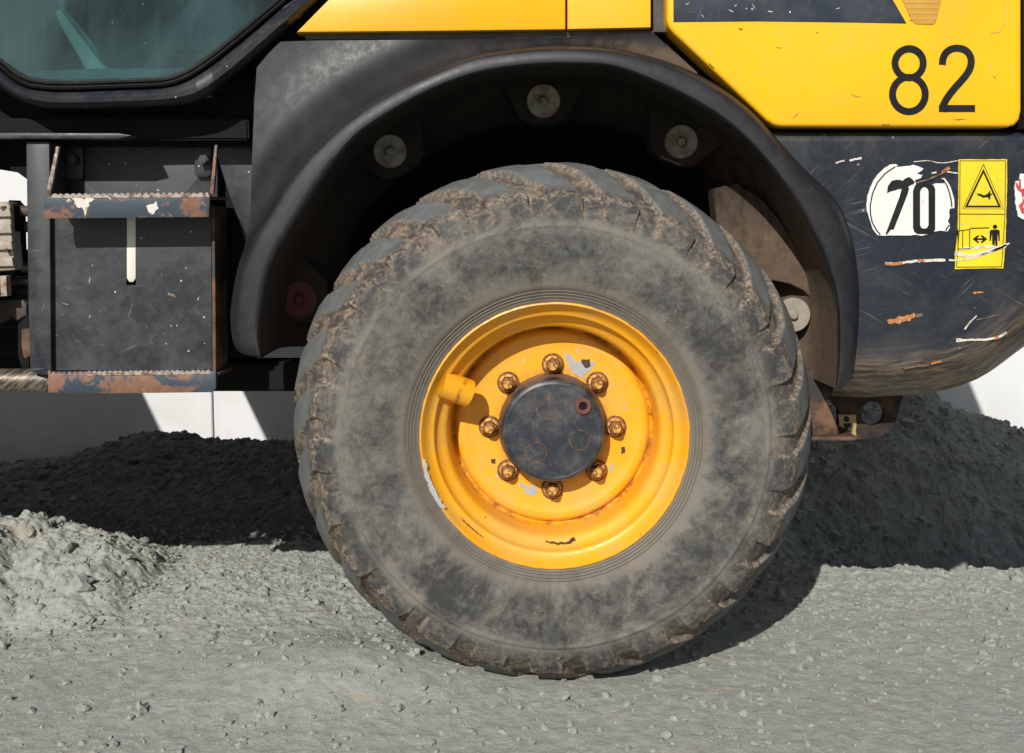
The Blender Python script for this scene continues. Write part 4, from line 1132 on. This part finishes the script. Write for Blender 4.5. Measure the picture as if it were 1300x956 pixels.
arrow = zp([(822, 656), (858, 628), (866, 636), (850, 650), (892, 650), (876, 636), (884, 628), (922, 656), (884, 684), (876, 676), (892, 662), (850, 662), (866, 676), (858, 684)])
ink('double_arrow', [arrow], YS - .0018)
ink('standing_figure', [zp(circ(973, 573, 15, 16)), zp([(948, 592), (996, 592), (1005, 604), (1005, 668), (997, 668), (993, 612), (990, 640), (989, 702), (976, 702), (973, 650), (970, 702), (955, 702), (953, 612), (945, 668), (936, 668), (938, 604)])], YS - .0018)
# red and white sticker at the right edge
slab('torn_sticker', torn(zp([(1105, 300), (1115, 265), (1135, 262), (1142, 215), (1160, 215), (1300, 225), (1300, 520), (1160, 520), (1130, 500), (1112, 420)]), .5, 3, 12), YS - .0012, .062, M['sign_white'], weight, label='torn red and white sticker at the right edge')
ink('torn_sticker_mark', [torn(zp([(1112, 300), (1118, 268), (1132, 300), (1136, 250), (1146, 250), (1150, 320), (1175, 310), (1220, 300), (1220, 350), (1160, 370), (1172, 410), (1160, 440), (1200, 460), (1190, 500), (1150, 480), (1130, 430), (1160, 400), (1150, 340), (1128, 330)]), .3, 3, 2)], YS - .0018, 'red')
# scratches and scuffs on the counterweight
def scr(pts, wd, mat, y=None, seed=1, amp=.5):
    slab('paint_scratch', torn(ribbon_poly([tuple(p) for p in spline(pts, max(6, len(pts) * 3))], wd), amp, 2.5, seed), (YS - .0006) if y is None else y, .0620 if y is None else y + .02, M[mat], weight)
scr([(1124, 334.5), (1134, 335), (1150, 333), (1170, 331), (1200, 330)], 3.2, 'scuff_white', seed=2)
scr([(1125, 334.8), (1135, 335.5), (1146, 333.8)], 3.6, 'scuff_rust', YS - .0016, seed=3)
scr([(1165, 330.8), (1174, 330.2)], 3.0, 'scuff_rust', YS - .0016, seed=4)
scr([(1205, 330), (1230, 329), (1255, 321), (1282, 309)], 2.2, 'scuff_white', YS - .0024, seed=5, amp=.7)
scr([(1212, 322), (1235, 324), (1258, 318), (1278, 311)], 4.2, 'scuff_white', YS - .0024, seed=6, amp=1.0)
scr([(1218, 317), (1240, 314), (1262, 313)], 3.6, 'scuff_white', YS - .0022, seed=7, amp=1.0)
scr([(1163, 232), (1178, 228), (1192, 222), (1202, 216)], 2.0, 'scuff_tan', YS - .0024, seed=8)
scr([(1196, 219), (1206, 213)], 3.8, 'scuff_rust', YS - .0024, seed=9)
scr([(1160, 205.5), (1178, 204), (1195, 207), (1216, 204)], 1.0, 'scuff_white', seed=10, amp=.2)
scr([(1202, 218), (1216, 220)], 1.5, 'scuff_white', seed=11, amp=.3)
scr([(1183, 220), (1189, 218.5)], 2.0, 'scuff_white', seed=12, amp=.3)
scr([(1061, 206.5), (1072, 204)], 2.2, 'scuff_white', seed=13); scr([(1079, 203.5), (1094, 200.5)], 2.4, 'scuff_white', seed=14)
scr([(1128, 410), (1138, 407), (1150, 404), (1162, 400)], [6, 6, 6, 6, 8, 8, 8, 8, 8, 6, 5, 4][:12], 'scuff_rust', seed=15, amp=1.2)
scr([(1163, 401), (1171, 399.5)], 4.5, 'scuff_tan', seed=16, amp=.8)
scr([(1215, 432.5), (1232, 431.5), (1250, 431), (1268, 428), (1278, 422)], 2.6, 'scuff_white', seed=17, amp=.4)
scr([(1263, 429.5), (1268, 428)], 4, 'scuff_rust', YS - .001, seed=18); scr([(1214, 432), (1221, 432)], 4.5, 'scuff_white', YS - .001, seed=19)
scr([(1225, 418), (1231, 410), (1240, 401)], 1.2, 'scuff_white', seed=20, amp=.3)
scr([(1240, 406), (1255, 403), (1270, 399)], 1.0, 'scuff_tan', seed=21, amp=.3)
scr([(1235, 372), (1248, 371)], 2.4, 'scuff_rust', seed=22); scr([(1182, 462), (1195, 459)], 2.4, 'scuff_rust', YS + .0005, seed=23)
scr([(1148, 468), (1165, 465), (1180, 464)], 1.0, 'scuff_tan', YS + .0005, seed=24, amp=.3)

# ---------------- tow bracket under the counterweight
hole = circ(1108, 525, 15, 22)
slab('tow_plate', [(1040, 490), (1150, 492), (1144, 510), (1139, 530), (1132, 544), (1120, 553), (1100, 557.5), (1064, 558), (1064, 520)], .255, .27, M['shaded_rust'], loader, holes=[hole], label='dark tow plate with a round hole')
slab('tow_bracket', [(1000, 460), (1024, 470), (1070, 470), (1068, 500), (1048, 503), (1056, 525), (1066, 548), (1066, 556), (1000, 556)], .16, .25, M['rust'], loader, .002, label='rusty brown bracket beside the tyre')
slab('bracket_flange', [(1005, 554.5), (1088, 554.5), (1086, 559.5), (1005, 559.5)], .130, .27, M['rust'], loader, .002)
slab('bracket_sticker', torn([(1064, 526), (1087, 527), (1087, 553), (1067, 551)], .4, 3, 5), .2525, .26, M['sign_cream'], loader, label='worn small cream sticker')
ink('sticker_print', [torn(circ(1075, 532, 4, 9), .6, 2, 1), torn([(1070, 538), (1080, 537), (1081, 541), (1076, 545), (1080, 548), (1073, 549), (1072, 543)], .4, 2, 2)], .2515, par=loader, back=.256)

# ---------------- cab
def W2(px, Y): return U(px, 200, Y).x
glassB = [(-285, -900), (-285, -300), (-280, -140), (-200, -60), (-60, 26), (-18, 60), (0, 72), (19, 88), (38, 97.5), (60, 101), (94, 101.5), (150, 99.5), (201, 98), (218, 95), (233, 89), (250, 79), (267, 67), (300, 41), (348, 0), (420, -66), (445, -100), (452, -160), (452, -900)]
sealB = [(-297, -900), (-297, -300), (-292, -132), (-210, -46), (-68, 40), (-24, 72), (0, 87), (19, 104), (36, 111.5), (60, 114.5), (94, 114.8), (150, 112.5), (204, 110.5), (222, 107), (239, 100), (257, 89), (275, 76), (310, 48), (366, 0), (434, -60), (460, -96), (468, -160), (468, -900)]
framB = [(-330, -900), (-330, -300), (-326, -110), (-230, -14), (-76, 74), (-30, 102), (0, 112), (19, 124), (36, 132), (63, 138), (100, 138.5), (150, 137.5), (190, 136), (225, 133.5), (250, 129), (268, 120), (290, 103), (328, 70), (402, 4), (480, -66), (502, -96), (510, -160), (510, -900)]
def dense(pts, n=200):
    t = np.linspace(0, len(pts) - 1, n); p = np.array(pts, float)
    return np.stack([np.interp(t, np.arange(len(p)), p[:, 0]), np.interp(t, np.arange(len(p)), p[:, 1])], 1)
def smooth_dense(pts, n=220):
    d = dense(pts, n)
    for _ in range(6): d[1:-1] = (d[:-2] + d[1:-1] * 2 + d[2:]) / 4
    return d
G_, S_, F_ = smooth_dense(glassB), smooth_dense(sealB), smooth_dense(framB)
cab = band('cab_frame', F_, S_, [(0, .18), (0, .075), (.05, .058), (.18, .044), (.36, .036), (.6, .034), (.82, .040), (.95, .052), (1, .07)], M['cab_navy'], loader, 220)
band('window_seal', S_, G_, [(0, .07), (0, .050), (.10, .040), (.3, .036), (.45, .042), (.52, .049), (.6, .041), (.8, .040), (.93, .050), (1, .066)], M['rubber'], cab, 220)
slab('window_glass', [tuple(p) for p in smooth_dense([(a, b) for a, b in glassB], 120)], .060, .064, M['glass'], cab)
# rest of the cab: roof, pillars, far side, interior
xl, xr = U(-330, 0, .06).x - .05, U(510, 0, .06).x
ztop = 2.55
boxpart('cab_roof', (xl - .02, .04, ztop), (xr + .02, 1.72, ztop + .1), M['navy'], cab, .02)
zfl = U(0, 118, .16).z
boxpart('cab_floor', (xl, .165, zfl - .10), (U(322, 0, .16).x, 1.70, zfl), M['black'], cab, .004)
boxpart('cab_rear_wall', (xr - .09, .17, zfl), (xr - .04, 1.70, 1.75), M['interior'], cab, .004)
boxpart('cab_pillar', (xl, .17, zfl), (xl + .06, .23, ztop), M['navy'], cab, .01)
boxpart('cab_pillar', (xl, 1.64, zfl), (xl + .06, 1.70, ztop), M['navy'], cab, .01)
boxpart('cab_pillar', (xr - .09, 1.64, 1.752), (xr - .03, 1.70, ztop), M['navy'], cab, .01)
boxpart('cab_front_panel', (xl + .005, .235, zfl), (xl + .05, 1.635, zfl + .42), M['trim_grey'], cab, .01)
boxpart('front_window_glass', (xl + .02, .235, zfl + .42), (xl + .025, 1.635, ztop), M['glass'], cab, 0)
boxpart('cab_far_sill', (xl + .06, 1.64, zfl), (xr - .09, 1.70, zfl + .62), M['trim_grey'], cab, .01)
slab('cab_skirt', [(-310, -30), (-215, 14), (-76, 66), (0, 105), (36, 122), (63, 128), (190, 127), (250, 118), (286, 95), (318, 66), (330, 50), (330, 182), (-310, 182)], .172, .19, M['black'], cab)
slab('far_window_glass', [(-95, -900), (-95, 120), (452, 120), (452, -900)], 1.66, 1.664, M['glass'], cab) if False else boxpart('far_window_glass', (xl + .06, 1.668, zfl + .62), (xr - .09, 1.672, ztop), M['glass'], cab, 0)
boxpart('side_console', (U(150, 60, .45).x, .45, zfl), (U(420, 60, .35).x, 1.0, zfl + .62), M['interior'], cab, .12)
boxpart('seat_base', (-.98, .62, zfl), (-.6, 1.15, zfl + .34), M['interior'], cab, .05)
slab('window_sill', [(25, 93), (60, 89), (130, 86.5), (200, 87), (245, 86), (262, 120), (20, 120)], .10, .17, M['mint'], cab, .004, label='pale mint inner sill')
lv = spline([(74, 12), (80, 26), (92, 45), (104, 62), (118, 84), (128, 96)], 24)
slab('control_lever', ribbon_poly([tuple(p) for p in lv], [11 + 13 * i / 23 for i in range(24)]), .13, .17, M['lever'], cab, .006, label='pale curved lever behind the glass')
slab('lever_strap', ribbon_poly([(85, -30), (78, 0), (79, 12), (98, 34), (116, 56), (124, 70)], [14, 10, 5, 5, 5, 4]), .12, .13, M['mint'], cab, .002)

# ---------------- under the cab: beam, posts, step box
boxpart('cab_support_beam', (xl, .13, U(0, 178, .13).z), (U(312, 0, .13).x, .60, U(0, 150, .13).z), M['black'], loader, .004)
slab('support_rail', [(-150, 168), (150, 169), (168, 172), (150, 176.5), (-150, 176)], .085, .13, M['steel_dark'], loader, .002)
slab('frame_gusset', [(-20, 150), (62, 150), (62, 236), (40, 232), (22, 219), (-20, 212)], .16, .24, M['black'], loader, .002)
slab('frame_post', [(33, 180), (62.5, 180), (65, 470), (66, 476), (52, 476), (38, 471), (36, 400)], .100, .20, M['steel_dark'], loader, .002)
slab('recess_plate', [(62, 140), (320, 140), (320, 330), (312, 312), (296, 262), (283, 222), (276, 200), (276, 460), (62, 460)], .20, .22, M['steel_dark'], loader, .001)  # diagonal notch stands for the edge of a shadow
step = slab('step_box', [(63.5, 262), (268, 262), (269, 470), (69, 470)], .115, .19, M['steel_dark'], loader, .0015, holes=[[(160.5, 268), (172.5, 268), (172.5, 362), (160.5, 362)]])
slab('slot_bright_fill', [(160.8, 266), (172.2, 266), (172.2, 353), (169, 358), (164, 358), (160.8, 353)], .1155, .128, M['slot_cream'], step, .001)  # cream filler added for the bright view through the slot
slab('slot_back', [(155, 262), (178, 262), (178, 366), (155, 366)], .150, .16, M['black'], step)
slab('box_side_edge', [(268.5, 262), (272.5, 262), (274, 472), (270, 472)], .100, .20, M['rust'], step, .0005)
def serr(x0, x1, y, n, amp, y2=None):
    pts = []
    for i in range(n):
        for k, a in enumerate((0, .7, 1, .7)):
            t = (i + k / 4) / n
            pts.append((x0 + (x1 - x0) * t, y + ((y2 - y) * t if y2 is not None else 0) - amp * a))
    return pts
up_top = serr(64, 266, 248.5, 26, 2.6, 247)
slab('upper_step', [(57, 277.5), (55.5, 262), (55.5, 249.5)] + up_top + [(266, 250), (265, 275.5), (160, 276.5)], .030, .042, M['step'], loader, .0006, label='worn upper step edge, rust and flaked blue paint')
slab('step_tread_teeth', serr(66, 266, 248.2, 26, 2.8, 246.8) + [(266, 250.5), (66, 251.5)], .0285, .0305, M['bright'], loader)
slab('step_tread', [(57, 250.5), (265, 249), (266, 253), (57, 254)], .0425, .20, M['step'], loader)
lo_top = serr(64, 268, 474.5, 30, 2.6, 472)
slab('lower_step', [(61, 498.5), (61, 471), (64, 470)] + lo_top + [(270, 471.5), (274, 468), (274, 493), (268, 498), (140, 499.5)], .030, .042, M['step'], loader, .0006, label='worn lower step edge, mostly rusty')
slab('step_tread_teeth', serr(110, 268, 473.3, 24, 2.6, 471.8) + [(268, 475), (110, 477)], .0285, .0305, M['bright'], loader)
boxpart('step_tread', (U(62, 480, .043).x, .0425, U(100, 482, .043).z), (U(271, 480, .043).x, .20, U(100, 478, .043).z), M['step'], loader, .0)
slab('step_bracket', [(57.5, 249), (63.5, 249), (75, 186), (71, 186)], .045, .053, M['bright'], loader, .0005)
slab('step_bracket', [(266, 246), (271, 246), (276, 184), (272.5, 184)], .045, .056, M['step'], loader, .0005)
slab('paint_smear', torn([(90, 250), (99, 249.5), (104, 253), (112, 250), (120, 252), (114, 257), (112, 263), (107, 274), (105, 265), (98, 262), (94, 257)], 1.3, 2, 3), .0288, .031, M['scuff_white'], step)
slab('paint_smear', torn([(134, 249), (142, 250), (140, 254)], .8, 2, 9), .0288, .031, M['scuff_white'], step)
slab('paint_smear', torn([(186, 262), (199, 256), (201, 264), (193, 273), (188, 269)], 1.0, 2.5, 4), .0288, .031, M['scuff_white'], step)
slab('paint_smear', torn([(214, 375), (220, 372), (224, 378)], .6, 2.5, 4), .1135, .116, M['scuff_tan'], step)
_r = random.Random(5)
for k in range(24):
    a, b = _r.uniform(75, 262), 300 + 165 * _r.random() ** .75
    l, an, wd = _r.uniform(1.5, 9), _r.choice((1.3, 1.9, .5, -.6, 1.57)) + _r.uniform(-.4, .4), _r.uniform(.5, 1.3)
    slab('paint_scratch', torn(ribbon_poly([(a, b), (a + l * .5 * math.cos(an) + .3, b + l * .5 * math.sin(an)), (a + l * math.cos(an), b + l * math.sin(an))], [wd * .4, wd, wd * .3]), .2, 2, k), .1144, .117, M[_r.choice(('scuff_tan', 'scuff_tan', 'bare_grey'))], step)
def bolt_plate(x0, y0, x1, y1, bx, by):
    p = slab('bolt_plate', [(x0, y0), (x1, y0), (x1, y1 - 4), (x1 - 4, y1), (x0 + 4, y1), (x0, y1 - 4)], .188, .20, M['steel_dark'], loader, .001)
    bm = bmesh.new(); add_slab(bm, [circ(bx, by, 7, 6)], .172, .188); add_slab(bm, [circ(bx, by, 4, 10)], .166, .172)
    link('bolt_head', bm_mesh(bm, 'bolt_head', 25), M['steel_dark'], p)
bolt_plate(78, 184, 105, 228, 92, 203); bolt_plate(247, 186, 268, 225, 258, 203)
slab('pale_bolt', circ(205, 169, 5, 12), .186, .20, M['rust'], loader, .0006)

# ---------------- chassis rails and tube
boxpart('chassis_rail', (U(62, 478, .30).x, .30, U(62, 497, .30).z), (.05, .38, U(62, 459.5, .30).z), M['black'], loader, .004)
boxpart('chassis_rail', (U(62, 478, .30).x, 1.40, U(62, 497, .30).z), (.05, 1.48, U(62, 459.5, .30).z), M['black'], loader, .004)
slab('recess_shade_plate', [(270, 195), (290, 195), (322, 300), (331, 330), (331, 438), (270, 452)], .23, .25, M['black'], loader)  # black plates added to darken the recess and stop a sun leak
slab('recess_shade_plate', [(262, 170), (345, 170), (336, 440), (262, 452)], .46, .50, M['black'], loader)
boxpart('belly_frame', (U(68, 0, .24).x, .24, .60), (-.50, 1.45, zfl - .10), M['black'], loader, .01)
boxpart('engine_frame', (-.55, .64, U(0, 440, .22).z + .06), (1.24, 1.45, 1.45), M['black'], loader, .02)
tube('round_beam', [U(-160, 483, .14), U(75, 483, .14)], 15.5 * 2.34 / FPX, M['tube'], loader, 24)
# ---------------- hydraulics in the articulation gap
cover = bmesh.new()
prof = [(-60, 258), (10, 256), (13, 262), (15, 300), (19, 343), (-60, 348)]
add_slab(cover, [prof], .12, .16, .004)
for k in range(4):
    add_slab(cover, [[(-60, 266 + k * 21), (12 + k, 264 + k * 21), (14 + k, 275 + k * 21), (-60, 277 + k * 21)]], .111, .125, .003)
cv = link('hose_cover', bm_mesh(cover, 'hose_cover', 35), M['white_cover'], loader, 'dirty white ribbed cover on the hoses')
slab('cover_rivet', circ(8, 318, 2.6, 10), .108, .125, M['rust'], cv); slab('cover_rivet', circ(3, 264, 2.6, 10), .108, .125, M['rust'], cv)
slab('clamp_plate', [(-60, 352), (8, 350), (9, 376), (-60, 380)], .12, .14, M['white_cover'], loader, .002)
slab('cover_bracket', [(11, 254), (18, 262), (20, 345), (13, 352), (10, 300)], .135, .19, M['black'], loader, .001)
for nm, y, r, mt, Y in (('hydraulic_hose', 268, 7, 'hose', .17), ('hydraulic_hose', 288, 7, 'hose', .19), ('hydraulic_pipe', 340, 6, 'tube', .17), ('hydraulic_pipe', 357, 6, 'tube', .19), ('hydraulic_cylinder', 370, 13, 'hose', .22), ('cylinder_rod', 433, 12, 'black', .25)):
    tube(nm, [U(-260, y + 1, Y), U(45, y, Y)], r * (2.2 + Y) / FPX, M[mt], loader)
slab('pipe_block', [(-40, 382), (28, 380), (34, 386), (34, 400), (20, 408), (14, 400), (2, 410), (-40, 404)], .16, .24, M['hose'], loader, .004)
slab('steering_bracket', [(22, 412), (36, 398), (38, 452), (36, 470), (28, 470), (22, 452)], .14, .24, M['black'], loader, .003)
slab('rod_nut', [(27, 418), (38, 418), (40, 452), (30, 455), (27, 440)], .12, .2, M['rust'], loader, .002)
slab('lower_pipe_clamp', [(-60, 415), (26, 418), (26, 448), (-60, 450)], .2, .25, M['black'], loader, .003)
# front half of the machine and added shade blocks, just outside the picture
boxpart('front_frame', (-2.9, .42, .45), (-1.90, 1.42, 1.15), M['navy'], loader, .03)
boxpart('front_fender', (-2.95, .0, 1.08), (-1.72, .42, 1.13), M['plastic'], loader, .02)
boxpart('front_fender', (-2.95, 1.42, 1.08), (-1.72, 1.84, 1.13), M['plastic'], loader, .02)
boxpart('lift_arm', (-3.9, .55, .85), (-2.1, .67, 1.25), M['yellow'], loader, .03)
boxpart('lift_arm', (-3.9, 1.17, .85), (-2.1, 1.29, 1.25), M['yellow'], loader, .03)
boxpart('gap_shade_block', (-2.02, .06, .64), (-.995, .10, 1.10), M['navy'], loader, .006)  # unseen slab added to keep sun off the ground behind the mound
boxpart('rear_shade_block', (.978, .062, .50), (1.42, .10, .90), M['black'], loader, .02)  # unseen block added to extend the shade over the right heap
boxpart('articulation_joint', (-1.88, .80, .50), (-.86, 1.04, .80), M['black'], loader, .02)
# rear body volume and far side
zt = U(0, -80, .1).z
boxpart('engine_bay_cover', (xr + .02, .105, zt - .004), (1.29, 1.72, zt + .03), M['yellow'], loader, .02)
boxpart('far_side_body', (-.30, 1.62, .98), (1.245, 1.72, zt - .006), M['yellow'], loader, .01)
slab('rear_side_panel', [(1332, -78), (1520, -78), (1520, 163), (1332, 163)], .050, .10, M['yellow'], loader, .004)
boxpart('rear_grille', (1.245, .12, .75), (1.285, 1.70, zt - .006), M['black'], loader, .01)
